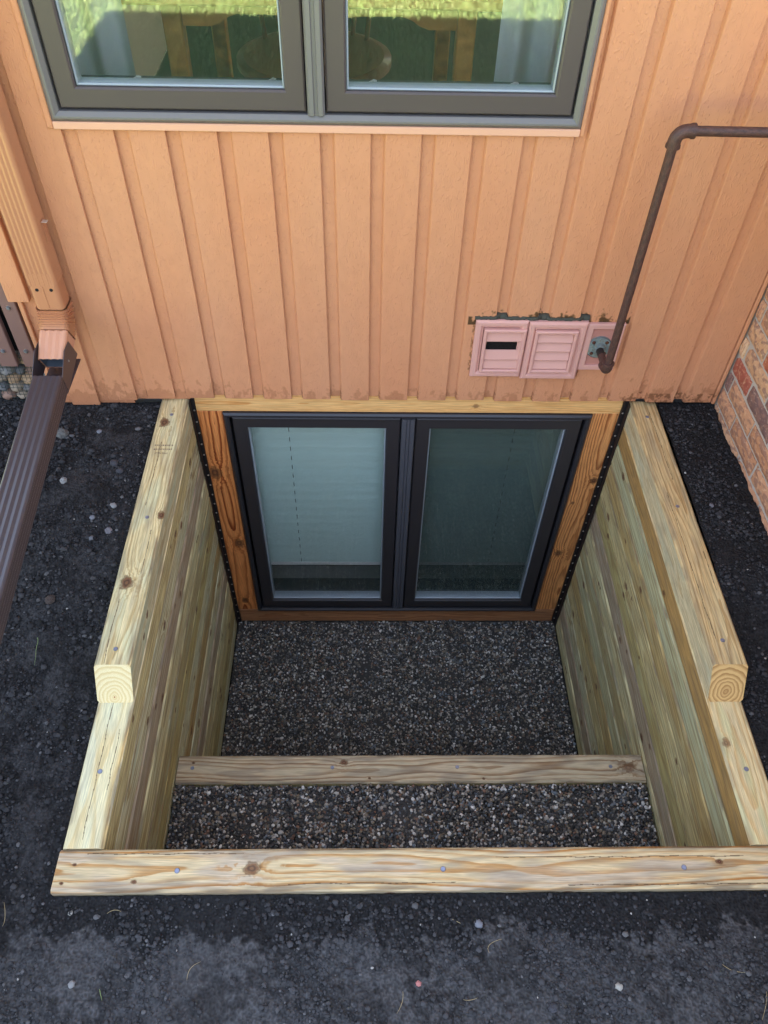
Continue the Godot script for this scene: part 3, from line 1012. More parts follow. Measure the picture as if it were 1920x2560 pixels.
func window_well() -> void:
	var w := thing("window_well", "stepped window well built of pale treated timbers with galvanised nails", "window well")
	var pale := rgb8(224, 210, 172)
	var ends := wood_mat("end_plain", end_grain(7, 0.5, 0.6, rgb8(222, 206, 160), rgb8(182, 146, 94), 0.075))
	var end_left := wood_mat("end_left", end_grain(8, 0.52, 0.85, rgb8(230, 214, 164), rgb8(212, 186, 128), 0.085), 0.8)
	var end_right := wood_mat("end_right", end_grain(9, 0.52, 0.72, rgb8(208, 172, 112), rgb8(150, 110, 64), 0.095), 0.8)
	# faces of the stacked wall timbers
	var sides := []
	for k in 11:
		var rr := RandomNumberGenerator.new()
		rr.seed = 900 + k
		var kn := []
		for q in rr.randi_range(1, 4):
			kn.append([rr.randf_range(0.08, 1.28), rr.randf_range(-0.034, 0.034), rr.randf_range(0.004, 0.011), 0.85])
		var tone := rr.randf()
		var e: Color = [rgb8(208, 206, 164), rgb8(190, 166, 108), rgb8(214, 206, 156), rgb8(176, 160, 134), rgb8(188, 174, 114), rgb8(208, 194, 138), rgb8(176, 140, 82), rgb8(188, 186, 142), rgb8(182, 156, 102), rgb8(214, 210, 168), rgb8(180, 168, 120)][k]
		sides.append(wood_mat("wall_face_%d" % k, wood(910 + k, 720, 44, 1.38, TS, {"early": e, "late": rgb8(148, 120, 74), "green": 0.15 + 0.35 * rr.randf() if k != 6 else 0.0, "greenc": rgb8(182, 194, 164), "grime": 0.16, "streak": 0.38, "edge": 0.5, "contrast": 0.75, "ring": rr.randf_range(0.005, 0.012), "pith": rr.randf_range(0.008, 0.04), "offs": rr.randf_range(-0.02, 0.02), "wander": 0.02, "knots": kn}), 0.75))
	var tops := {
		"cl": wood_mat("cap_left_top", wood(601, 1000, 84, 1.03, TS, {"early": rgb8(222, 206, 154), "late": rgb8(168, 136, 82), "checks": [[0.2, 0.46, 0.012], [0.55, 0.70, -0.02], [0.78, 0.97, 0.022]], "green": 0.4, "greenc": rgb8(204, 212, 172), "grime": 0.2, "edge": 0.5, "streak": 0.2, "contrast": 0.62, "ring": 0.0075, "pith": 0.012, "wander": 0.02, "knots": [[0.114, 0.017, 0.013, 0.9], [0.495, -0.038, 0.009, 0.9], [0.729, 0.013, 0.014, 0.9]]})),
		"cr": wood_mat("cap_right_top", wood(602, 1000, 84, 1.03, TS, {"checks": [[0.05, 0.35, -0.012], [0.4, 0.9, 0.018], [0.62, 0.75, -0.03]], "early": rgb8(212, 186, 132), "late": rgb8(160, 120, 70), "green": 0.1, "grime": 0.24, "edge": 0.4, "streak": 0.3, "contrast": 0.7, "ring": 0.008, "pith": 0.02, "offs": -0.02, "wander": 0.014, "knots": []})),
		"sl": wood_mat("second_left_top", wood(603, 1300, 84, 1.38, TS, {"checks": [[1.02, 1.36, 0.006], [1.1, 1.25, -0.025]], "early": rgb8(228, 216, 168), "late": rgb8(206, 164, 92), "green": 0.45, "greenc": rgb8(216, 220, 190), "grime": 0.12, "edge": 0.45, "contrast": 0.75, "ring": 0.017, "pith": 0.035, "wander": 0.012})),
		"sr": wood_mat("second_right_top", wood(604, 1300, 84, 1.38, TS, {"early": rgb8(220, 200, 150), "late": rgb8(190, 146, 86), "green": 0.35, "greenc": rgb8(176, 190, 140), "grime": 0.12, "edge": 0.35, "contrast": 0.8, "ring": 0.012, "pith": 0.02, "wander": 0.02, "knots": [[1.14, 0.03, 0.008, 0.6]]})),
		"fr": wood_mat("front_top", wood(605, 1600, 88, 1.617, TS, {"checks": [[0.06, 0.4, -0.034], [0.5, 0.86, 0.03], [0.95, 1.5, -0.022], [1.1, 1.58, 0.036]], "early": rgb8(210, 188, 144), "late": rgb8(174, 122, 66), "green": 0.5, "greenc": rgb8(180, 164, 148), "grime": 0.34, "edge": 0.65, "contrast": 1.1, "ring": 0.011, "pith": 0.007, "wander": 0.02, "taper": 0.012, "knots": [[0.42, -0.002, 0.012, 0.8], [0.038, -0.012, 0.003, 1.0], [0.019, 0.026, 0.003, 1.0], [1.443, -0.010, 0.005, 1.0], [0.172, 0.024, 0.004, 0.9]]})),
		"st": wood_mat("step_top", wood(606, 1400, 84, 1.428, TS, {"early": rgb8(192, 176, 144), "late": rgb8(136, 106, 74), "green": 0.1, "grime": 0.35, "edge": 0.5, "contrast": 1.0, "ring": 0.010, "pith": 0.009, "wander": 0.018, "knots": [[0.505, -0.02, 0.008, 0.85], [0.583, 0.03, 0.003, 1.0], [0.93, 0.033, 0.003, 1.0], [1.38, 0.0, 0.012, 0.6], [0.045, -0.02, 0.003, 1.0]]})),
	}
	var sc := wood_mat("cap_side_left", wood(611, 1000, 52, 1.03, TS, {"early": rgb8(200, 192, 152), "late": rgb8(164, 138, 92), "green": 0.6, "greenc": rgb8(178, 190, 160), "grime": 0.15, "contrast": 0.6, "ring": 0.006, "pith": 0.03, "knots": [[0.8, 0.0, 0.007, 0.8], [0.86, 0.012, 0.006, 0.8]]}))
	var scr := wood_mat("cap_side_right", wood(612, 1000, 52, 1.03, TS, {"early": rgb8(206, 192, 150), "late": rgb8(160, 132, 88), "green": 0.3, "grime": 0.15, "contrast": 0.7, "ring": 0.005, "pith": 0.03}))
	var long_n := 1.377
	var left_turn := Vector3(0, -90, 0)
	# side walls, from the cap down
	for side in 2:
		var xr := INL if side == 0 else INR + TS
		for k in 15:
			var y := CAP_Y - CP * k
			var o: MeshInstance3D
			if k == 0:
				o = part("timber", timber_mesh(1.030, tops.cl if side == 0 else tops.cr, sc if side == 0 else scr, end_left if side == 0 else end_right, 0.056, TS - 0.0008, 0.0055, 0.0880), null, w, Vector3(xr, y, -0.018), left_turn)
				tag(o, "left cap timber with an angled end and three dark knots" if side == 0 else "right cap timber with an angled end showing growth rings")
				for u in ([0.078, 0.504, 0.930] if side == 0 else [0.074, 0.455, 0.905]):
					nail(o, Vector3(u, 0, TS * 0.5))
			elif k == 1:
				o = part("timber", timber_mesh(long_n, tops.sl if side == 0 else tops.sr, sides[5] if side == 0 else sides[6], ends), null, w, Vector3(xr, y, -0.018), left_turn)
				nail(o, Vector3(1.204, 0, TS * 0.5))
			else:
				var pick: int = [0, 8, 9, 3, 2, 10, 7, 1, 5, 4][(k + side * 4 + (k / 6) * 3) % 10]
				o = part("timber", timber_mesh(long_n, sides[pick], sides[pick], ends), null, w, Vector3(xr + (0.0026 * sin(k * 5.3 + side)), y, -0.018), left_turn)
	# front wall of the well
	for k in range(1, 8):
		var o := part("timber", timber_mesh(1.615, tops.fr if k == 1 else sides[k], sides[(k + 2) % 11], ends), null, w, Vector3(0.129, CAP_Y - CP * k, 1.3605))
		if k == 1:
			tag(o, "long front timber lying across the near end of the well")
			for u in [0.260, 0.833, 1.360]:
				nail(o, Vector3(u, 0, 0.046))
	# step wall between the two gravel levels
	for k in 9:
		var o := part("timber", timber_mesh(INR - INL - 0.004, tops.st if k == 0 else sides[k], sides[(k + 5) % 11], ends), null, w, Vector3(INL + 0.002, -0.645 - CP * k, 0.911))
		if k == 0:
			tag(o, "greyer weathered step timber between the gravel levels")
			for u in [0.045, 0.47, 0.852, 1.325]:
				nail(o, Vector3(u, 0, 0.04))
	# grading stamp inked on the left cap
	var f := SystemFont.new()
	f.font_names = PackedStringArray(["Droid Sans"])
	var ink := mat("stamp_ink", rgb8(132, 116, 90), 0.8)
	var tm := TextMesh.new()
	tm.text = "SPIB No.2"
	tm.font = f
	tm.font_size = 32
	tm.pixel_size = 0.0085 / 32.0
	tm.depth = 0.0004
	tm.curve_step = 2.0
	part("grade_stamp", tm, ink, w, Vector3(0.173, CAP_Y + 0.0006, 0.233), Vector3(-90, 180, 0))
	# two more inked rows, too faint to read
	var smudge := MB.new()
	var rq := RandomNumberGenerator.new()
	rq.seed = 4
	for row in 2:
		var xx := 0.147
		while xx < 0.200:
			var wd := rq.randf_range(0.002, 0.0055)
			smudge.box(Vector3(xx, CAP_Y, 0.199 + row * 0.017 - 0.003), Vector3(xx + wd, CAP_Y + 0.0004, 0.199 + row * 0.017 + rq.randf_range(0.001, 0.003)), 0.0)
			xx += wd + 0.002
	part("grade_stamp", smudge.mesh(), ink, w)


func nail(o: Node, at: Vector3) -> void:
	var mb := MB.new()
	mb.tube([Vector3(0, -0.004, 0), Vector3(0, 0.0006, 0), Vector3(0, 0.0014, 0)], [0.0058, 0.0058, 0.0046], 10)
	part("nail", mb.mesh(), M.nail, o, at)


# ---------------------------------------------------------------- gravel

func gravel() -> void:
	var rng := RandomNumberGenerator.new()
	rng.seed = 31
	for level in 2:
		var x0 := INL + 0.002; var x1 := INR - 0.002
		var z0 := -0.019 if level == 0 else 1.002
		var z1 := 0.910 if level == 0 else 1.359
		var y := -1.340 if level == 0 else -0.662
		var bed := part("gravel_bed", bx(Vector3(x0, y - 0.12, z0), Vector3(x1, y - 0.003, z1), 0.0), M.concrete, self)
		tag(bed, "bed under the lower gravel" if level == 0 else "bed under the upper gravel", "", "", "structure")
		var root := Node3D.new()
		root.name = numbered("pea_gravel")
		add_child(root)
		tag(root, "dark pea gravel covering the lower floor of the well" if level == 0 else "grey pea gravel filling the upper step of the well", "gravel", "", "stuff")
		var xf := [[], [], [], []]
		var cl := [[], [], [], []]
		var st := 0.0068
		for layer in 2:
			var z := z0 + 0.004
			while z < z1 - 0.003:
				var x := x0 + 0.003
				while x < x1 - 0.002:
					var r := rng.randf_range(0.0028, 0.0052)
					if rng.randf() < 0.08: r *= 1.4
					var px := clampf(x + rng.randf_range(-0.004, 0.004), x0 + 0.003, x1 - 0.003)
					var pz := clampf(z + rng.randf_range(-0.004, 0.004), z0 + 0.003, z1 - 0.003)
					var py := y + layer * 0.0035 + rng.randf_range(-0.003, 0.003) + nz.get_noise_2d(px * 4.0, pz * 4.0) * 0.011
					var rim := minf(minf(px - x0, x1 - px), minf(pz - z0, z1 - pz))
					py += (0.006 + 0.007 * nz.get_noise_2d(px * 9.0 + 4.0, pz * 9.0)) * exp(-rim / 0.035)
					if layer == 0 or rng.randf() < 0.4:
						var k := rng.randi() % 4
						var bs := Basis.from_euler(Vector3(rng.randf_range(-0.7, 0.7), rng.randf() * TAU, rng.randf_range(-0.7, 0.7))) * Basis.from_scale(Vector3(r * rng.randf_range(1.0, 1.4), r * rng.randf_range(0.6, 0.85), r * rng.randf_range(0.8, 1.0)))
						xf[k].append(Transform3D(bs, Vector3(px, py, pz)))
						cl[k].append(pebble_color(rng))
					x += st
				z += st
		for k in 4:
			multi("pebbles", rock_mesh(700 + k, 0.22, 1), M.pebble, xf[k], cl[k], root)


func pebble_color(rng: RandomNumberGenerator) -> Color:
	var p := rng.randf()
	var b := rng.randf_range(0.75, 1.3)
	if p < 0.46: return Color(0.052, 0.050, 0.046) * b
	if p < 0.60: return Color(0.13, 0.122, 0.11) * b
	if p < 0.72: return Color(0.19, 0.155, 0.11) * b
	if p < 0.79: return Color(0.15, 0.17, 0.185) * b
	if p < 0.84: return Color(0.20, 0.115, 0.075) * b
	if p < 0.95: return Color(0.36, 0.33, 0.28) * b
	return Color(0.58, 0.56, 0.51) * b


# ---------------------------------------------------------------- riveted corner angles

func flashing() -> void:
	for side in 2:
		var s := 1.0 if side == 0 else -1.0
		var x := INL if side == 0 else INR
		var o := thing("corner_angle", "black riveted metal angle down the %s edge of the basement window" % ("left" if side == 0 else "right"), "metal angle", Vector3(x, 0, 0), "metal angles in the well corners")
		var a := bx(Vector3(minf(0.001 * s, 0.0145 * s), -1.345, -0.0185), Vector3(maxf(0.001 * s, 0.0145 * s), -0.012, -0.0135), 0.0008)
		part("strip", a, M.black_metal, o)
		var b := bx(Vector3(minf(0.001 * s, 0.0035 * s), -1.345, -0.0130), Vector3(maxf(0.001 * s, 0.0035 * s), -0.012, 0.010), 0.0008)
		part("strip", b, M.black_metal, o)
		var rv := MB.new()
		rv.tube([Vector3(0, 0, -0.001), Vector3(0, 0, 0.001), Vector3(0, 0, 0.0022)], [0.0034, 0.0034, 0.0016], 8)
		var rm := rv.mesh()
		var y := -0.063
		while y > -1.33:
			part("rivet", rm, M.rivet, o, Vector3(0.0088 * s, y, -0.0135))
			y -= 0.0515


# ---------------------------------------------------------------- downspout

func rr_outline(w: float, d: float, r: float, ribs: int, depth: float) -> PackedVector2Array:
	# rounded rectangle about its centre, front (+y) and sides ribbed
	var p := PackedVector2Array()
	var corners := [Vector2(w / 2 - r, d / 2 - r), Vector2(-w / 2 + r, d / 2 - r), Vector2(-w / 2 + r, -d / 2 + r), Vector2(w / 2 - r, -d / 2 + r)]
	for k in 4:
		for i in 5:
			var an := k * PI / 2 + i * PI / 8
			p.append(corners[k] + Vector2(cos(an), sin(an)) * r)
		var a: Vector2 = p[p.size() - 1]
		var an2 := (k + 1) * PI / 2
		var b: Vector2 = corners[(k + 1) % 4] + Vector2(cos(an2), sin(an2)) * r
		var out := Vector2(cos(an2), sin(an2))
		for i in range(1, ribs * 2):
			var q := a.lerp(b, float(i) / (ribs * 2))
			p.append(q - out * (depth if i % 2 == 1 else 0.0))
	return p


func sweep(pts: Array, outline: PackedVector2Array, scales: Array, side: Vector3, open_ends := true) -> ArrayMesh:
	var mb := MB.new()
	var rings := []
	for i in pts.size():
		var d: Vector3 = (pts[mini(i + 1, pts.size() - 1)] - pts[maxi(i - 1, 0)]).normalized()
		var f := side.cross(d).normalized()
		if f.z < 0: f = -f
		var ring_ := []
		for q in outline:
			ring_.append(pts[i] + side * q.x * scales[i] + f * q.y * scales[i])
		rings.append(ring_)
	var m := outline.size()
	for i in pts.size() - 1:
		for k in m:
			var A: Vector3 = rings[i][k]; var B: Vector3 = rings[i][(k + 1) % m]; var C: Vector3 = rings[i + 1][(k + 1) % m]; var D: Vector3 = rings[i + 1][k]
			mb.quad(A, B, C, D, (A + B + C + D) * 0.25 - (pts[i] + pts[i + 1]) * 0.5)
	return mb.mesh()


func downspout() -> void:
	var o := thing("downspout", "tan ribbed downspout with a crimped elbow at the left of the wall", "downspout", Vector3(-0.079, 0, 0))
	var prof := rr_outline(0.080, 0.066, 0.010, 5, 0.0026)
	part("pipe", sweep([Vector3(0, 2.6, 0.047), Vector3(0, 0.462, 0.047)], prof, [1.0, 1.0], Vector3.RIGHT), M.downspout_tan, o)
	var e1 := rr_outline(0.0775, 0.064, 0.013, 1, 0.0)
	var up := [Vector3(0, 0.50, 0.047), Vector3(0, 0.388, 0.048)]
	part("elbow_top", sweep(up, e1, [1.0, 1.0], Vector3.RIGHT), M.downspout_tan, o)
	# crimped bend
	var bend := []
	var sc := []
	var steps := 48
	for i in steps + 1:
		var t := float(i) / steps
		var an := t * deg_to_rad(62.0)
		var R := 0.085
		bend.append(Vector3(0, 0.388 - sin(an) * R, 0.048 + (1.0 - cos(an)) * R))
		var f := fposmod(t * 8.0, 1.0)
		sc.append(1.0 + 0.15 * (1.0 - f) - 0.03)
	part("elbow_bend", sweep(bend, e1, sc, Vector3.RIGHT), M.downspout_tan, o)
	var last: Vector3 = bend[steps]
	var dir := Vector3(0, -cos(deg_to_rad(62.0)), sin(deg_to_rad(62.0)))
	part("elbow_outlet", sweep([last, last + dir * 0.03, last + dir * 0.085], rr_outline(0.079, 0.066, 0.009, 3, 0.003), [1.0, 0.99, 0.93], Vector3.RIGHT), M.downspout_pink, o)
	part("elbow_lining", sweep([last, last + dir * 0.03, last + dir * 0.084], rr_outline(0.0695, 0.0565, 0.007, 1, 0.0), [1.0, 0.985, 0.92], Vector3.RIGHT), M.lining, o)
	# strap, rivet heads, seam
	part("seam", bx(Vector3(-0.004, 0.392, 0.0795), Vector3(0.0, 0.462, 0.0812), 0.0006), M.downspout_tan, o)
	for x in [-0.018, 0.020]:
		var rv := MB.new()
		rv.tube([Vector3(0, 0, -0.001), Vector3(0, 0, 0.0008)], 0.0048, 10)
		part("rivet", rv.mesh(), M.void, o, Vector3(x, 0.451, 0.0797))
	part("bracket", bx(Vector3(0.0405, 0.575, 0.034), Vector3(0.0425, 0.635, 0.052), 0.0006), M.downspout_tan, o)
	part("bracket", bx(Vector3(0.041, 0.632, 0.040), Vector3(0.056, 0.634, 0.054), 0.0006), M.rivet, o)
	# brown extension lying out over the soil
	var x := thing("downspout_extension", "dark brown ribbed downspout extension sloping out over the soil", "downspout", Vector3(-0.079, 0.285, 0.235))
	var prof2 := rr_outline(0.082, 0.062, 0.008, 4, 0.0026)
	var go := Vector3(0, -0.15, 1.0).normalized()
	var body := MB.new()
	var lng := 2.05
	var fz := Vector3.RIGHT.cross(go).normalized()
	if fz.y < 0: fz = -fz
	var C0 := -fz * 0.031
	var rings := []
	for i in prof2.size():
		rings.append(C0 + Vector3.RIGHT * prof2[i].x + fz * prof2[i].y)
	for i in rings.size():
		var A: Vector3 = rings[i]; var B: Vector3 = rings[(i + 1) % rings.size()]
		body.quad(A, B, B + go * lng, A + go * lng, (A + B) * 0.5 - C0)
	part("channel", body.mesh(), M.downspout_brown, x)
	# open hinge end: floor and two cheeks reaching back under the elbow
	for s in [-1.0, 1.0]:
		var ck := MB.new()
		var px: float = 0.0405 * s
		ck.prism(PackedVector2Array([Vector2(0.004, -0.004), Vector2(0.004, -0.060), Vector2(-0.130, -0.052), Vector2(-0.110, 0.018), Vector2(-0.066, 0.026)]), Vector3(px - 0.0008, 0, 0), go, fz, Vector3(0.0016, 0, 0))
		part("hinge_cheek", ck.mesh(), M.downspout_brown, x)
	part("hinge_floor", bx(Vector3(-0.040, -0.063, -0.150), Vector3(0.040, -0.061, 0.002), 0.0005), M.downspout_brown, x)
	for s in [-1.0, 1.0]:
		var rv := MB.new()
		rv.tube([Vector3(0, 0, 0), Vector3(0.002 * s, 0, 0)], 0.003, 8)
		part("rivet", rv.mesh(), M.bolt_zinc, x, Vector3(0.0412 * s, -0.002, -0.066))


# ---------------------------------------------------------------- vents

func vent(called: String, label: String, x0: float, x1: float, y0: float, y1: float, ix0: float, ix1: float, iy0: float, iy1: float, zf: float, open_slot: int) -> void:
	var o := thing(called, label, "vent", Vector3((x0 + x1) / 2, y0, 0), "pink plastic vents on the siding")
	var X := func(v: float) -> float: return v - (x0 + x1) / 2
	var Y := func(v: float) -> float: return v - y0
	part("outer_frame", ring(Vector2(X.call(x0), 0), Vector2(X.call(x1), Y.call(y1)), 0.021, 0.0006, zf, 0.006), M.pink, o)
	part("face_plate", ring(Vector2(X.call(x0) + 0.0208, 0.0208), Vector2(X.call(x1) - 0.0208, Y.call(y1) - 0.0208), 0.0035, 0.0006, zf - 0.005, 0.001), M.pink, o)
	part("inner_frame", ring(Vector2(X.call(ix0), Y.call(iy0)), Vector2(X.call(ix1), Y.call(iy1)), 0.0105, 0.0006, zf + 0.006, 0.003), M.pink, o)
	part("back_plate", bx(Vector3(X.call(x0) + 0.012, 0.012, 0.0008), Vector3(X.call(x1) - 0.012, Y.call(y1) - 0.012, 0.0024), 0.0), M.void, o)
	var h := (iy1 - iy0 - 0.023) / 4.0
	for k in 4:
		if k == open_slot:
			# screen wires behind the missing louvre
			var mb := MB.new()
			var xx := ix0 + 0.016
			while xx < ix1 - 0.014:
				mb.box(Vector3(X.call(xx), Y.call(iy1) - 0.013 - h * (k + 1), 0.0040), Vector3(X.call(xx) + 0.0012, Y.call(iy1) - 0.013 - h * k, 0.0050), 0.0)
				xx += 0.004
			part("screen", mb.mesh(), M.black_metal, o)
			continue
		var yt: float = Y.call(iy1) - 0.0115 - h * k
		var lv := MB.new()
		lv.prism(PackedVector2Array([Vector2(yt, 0.006), Vector2(yt, 0.008), Vector2(yt - h + 0.003, zf + 0.001), Vector2(yt - h + 0.0005, zf), Vector2(yt - h + 0.0005, zf - 0.003)]), Vector3(X.call(ix0) + 0.0115, 0, 0), Vector3.UP, Vector3.BACK, Vector3(ix1 - ix0 - 0.023, 0, 0))
		part("louvre", lv.mesh(), M.pink, o)
	# mould-stained sealant along the top
	var ck := MB.new()
	var pts := []
	var rad := []
	nz.seed = int(x0 * 1000.0)
	for i in 30:
		var t := i / 29.0
		var xx := lerpf(x0 - 0.004, x1 + 0.002, t)
		var gr := fposmod((xx - SX) / SP, 1.0)
		var deep := -0.008 if gr > 0.02 and gr < 0.26 else 0.0015
		pts.append(Vector3(X.call(xx), Y.call(y1) + 0.003 + nz.get_noise_1d(xx * 90.0) * 0.003, deep))
		rad.append(0.0055 + 0.003 * nz.get_noise_1d(xx * 60.0 + 7.0) + (0.006 if deep < 0 else 0.0))
	ck.tube(pts, rad, 7)
	part("sealant", ck.mesh(), M.caulk, o)


func vents() -> void:
	vent("louvre_vent", "pink louvred vent with one slat missing over a dark screen", 1.113, 1.269, 0.107, 0.316, 1.139, 1.2655, 0.130, 0.289, 0.014, 1)
	vent("louvre_vent", "pink louvred vent with all four slats closed", 1.2705, 1.444, 0.103, 0.3145, 1.291, 1.4185, 0.133, 0.288, 0.018, -1)


func gas_pipe() -> void:
	# mounting block with the flange, then the rusty pipe
	var b := thing("mounting_block", "shallow pink mounting block behind the pipe flange", "mounting block", Vector3(1.50, 0.137, 0))
	var x0 := -0.0545; var x1 := 0.056
	part("frame", ring(Vector2(x0, 0), Vector2(x1, 0.171), 0.019, 0.0006, 0.012, 0.003), M.pink, b)
	part("plate", bx(Vector3(x0 + 0.018, 0.018, 0.0008), Vector3(x1 - 0.018, 0.153, 0.0040), 0.0), M.pink_dark, b)
	var o := thing("gas_pipe", "rusty brown gas pipe rising from a flange and turning right", "pipe", Vector3(1.494, 0.222, 0))
	var fl := MB.new()
	fl.tube([Vector3(0, 0, 0.004), Vector3(0, 0, 0.0095), Vector3(0, 0, 0.0108)], [0.0385, 0.0385, 0.036], 28)
	part("flange", fl.mesh(), M.galvanised, o)
	var hub := MB.new()
	hub.tube([Vector3(0, 0, 0.0105), Vector3(0, 0, 0.020), Vector3(0, 0, 0.024)], [0.0185, 0.0165, 0.0145], 18)
	part("hub", hub.mesh(), M.galvanised, o)
	var bolt := MB.new()
	bolt.tube([Vector3(0, 0, 0.0), Vector3(0, 0, 0.0022), Vector3(0, 0, 0.003)], [0.0054, 0.0054, 0.003], 10)
	var rust := mat("rust_bolt", rgb8(96, 56, 40), 0.8)
	for k in 4:
		var an := PI / 4 + k * PI / 2
		part("bolt", bolt.mesh(), rust, o, Vector3(cos(an) * 0.028, sin(an) * 0.028, 0.0105))
	var R := 0.0113
	var n1 := MB.new()
	n1.tube([Vector3(0, 0, 0.022), Vector3(0, 0, 0.05)], R * 1.02, 16)
	part("nipple_thread", n1.mesh(), M.black_metal, o)
	var n2 := MB.new()
	n2.tube([Vector3(0, 0, 0.05), Vector3(0, 0, 0.09)], R, 16)
	part("nipple", n2.mesh(), M.rusty_pipe, o)
	var tp := MB.new()
	tp.tube([Vector3(0, 0, 0.084), Vector3(0.0002, 0, 0.0885)], R * 1.12, 16)
	part("sealing_tape", tp.mesh(), M.white, o)
	var z := 0.12
	var dx := 0.004
	part("elbow", elbow(Vector3(0, 0, 0.0885), Vector3(0, 0, z), Vector3(0, 0.032, z), R * 1.38), M.rusty_pipe, o)
	var v := MB.new()
	v.tube([Vector3(0, 0.028, z), Vector3(0.001, 0.3, z), Vector3(0.0, 0.665, z)], R, 18)
	part("riser", v.mesh(), M.rusty_pipe, o)
	part("elbow", elbow(Vector3(0, 0.655, z), Vector3(0, 0.693, z), Vector3(0.040, 0.693, z), R * 1.38), M.rusty_pipe, o)
	var hz := MB.new()
	hz.tube([Vector3(0.036, 0.693, z), Vector3(0.43, 0.691, z)], R, 18)
	part("cross_run", hz.mesh(), M.rusty_pipe, o)


func elbow(a: Vector3, c: Vector3, b: Vector3, r: float) -> ArrayMesh:
	var mb := MB.new()
	var pts := []
	var rad := []
	for i in 4:
		pts.append(a.lerp(c, i * 0.09)); rad.append(r * (1.10 if i < 3 else 0.98))
	for i in range(1, 8):
		var t := i / 8.0
		var p := a.lerp(c, 0.3); var q := c.lerp(b, 0.7)
		pts.append(p * (1 - t) * (1 - t) + c * 2 * t * (1 - t) + q * t * t); rad.append(r * 0.98)
	for i in 4:
		pts.append(c.lerp(b, 0.73 + i * 0.09)); rad.append(r * (0.98 if i == 0 else 1.10))
	mb.tube(pts, rad, 18)
	return mb.mesh()


# ---------------------------------------------------------------- slatted skirt, mesh and rocks at the far left

func skirt_and_rocks() -> void:
	var o := thing("slatted_skirt", "brown bolted slats under the wall beside the downspout", "slatted skirt", Vector3(-0.3, 0.113, -0.02))
	part("backing", bx(Vector3(-0.62, -0.003, -0.09), Vector3(0.094, 2.5, -0.075), 0.0), M.void, o)
	for q in [[-0.262, -0.2185], [-0.335, -0.283], [-0.40, -0.352], [-0.47, -0.418], [-0.54, -0.487], [-0.61, -0.556], [-0.68, -0.626], [-0.75, -0.696], [-0.82, -0.766], [-0.89, -0.836]]:
		var s := part("slat", bx(Vector3(q[0] + 0.3, 0, -0.012), Vector3(q[1] + 0.3, 2.4, 0.008), 0.002), M.slat_brown, o)
		var mb := MB.new()
		mb.tube([Vector3(0, 0, 0), Vector3(0, 0, 0.003), Vector3(0, 0, 0.0055)], [0.0068, 0.0068, 0.004], 12)
		for y in [0.061, 0.216]:
			part("bolt", mb.mesh(), M.bolt_zinc, s, Vector3((q[0] + q[1]) / 2 + 0.3, y, 0.008))
	# welded wire mesh
	var w := MB.new()
	var x := -0.62
	while x < -0.205:
		w.tube([Vector3(x, -0.10, -0.013), Vector3(x, 0.16, -0.040)], 0.0008, 5)
		x += 0.0125
	var y := -0.095
	while y < 0.15:
		w.tube([Vector3(-0.63, y, lerpf(-0.013, -0.040, (y + 0.1) / 0.26)), Vector3(-0.203, y, lerpf(-0.013, -0.040, (y + 0.1) / 0.26))], 0.0008, 5)
		y += 0.0125
	tag(part("wire_mesh", w.mesh(), mat("mesh_wire", rgb8(44, 58, 54), 0.5, 0.3), self), "dark green wire mesh below the brown slats", "wire mesh")
	var rng := RandomNumberGenerator.new()
	rng.seed = 15
	var cols := [rgb8(150, 136, 118), rgb8(124, 122, 120), rgb8(168, 140, 110), rgb8(104, 104, 106), rgb8(140, 112, 96)]
	var ms := []
	for k in 5:
		ms.append(mat("river_rock_%d" % k, cols[k], 0.8))
	var shp := []
	for k in 4:
		shp.append(rock_mesh(800 + k, 0.25, 2))
	for row in 5:
		var xx := -0.235 + (0.02 if row % 2 == 1 else 0.0)
		while xx > -0.44:
			var r := rng.randf_range(0.017, 0.024)
			var p := part("river_rock", shp[rng.randi() % 4], ms[rng.randi() % 5], self, Vector3(xx, -0.022 + row * 0.031 + rng.randf_range(-0.004, 0.004), -0.046 - row * 0.0035), Vector3(rng.randf_range(-30, 30), rng.randf_range(0, 360), rng.randf_range(-20, 20)))
			p.scale = Vector3(r * 1.25, r * 0.85, r)
			var tone: String = ["tan", "mid grey", "sandy brown", "dark grey", "reddish brown"][ms.find(p.material_override)]
			tag(p, "%s rounded river rock behind the green wire mesh" % tone, "rock", "river rocks behind the wire mesh")
			xx -= r * 2.1


# ---------------------------------------------------------------- rooms behind the glass

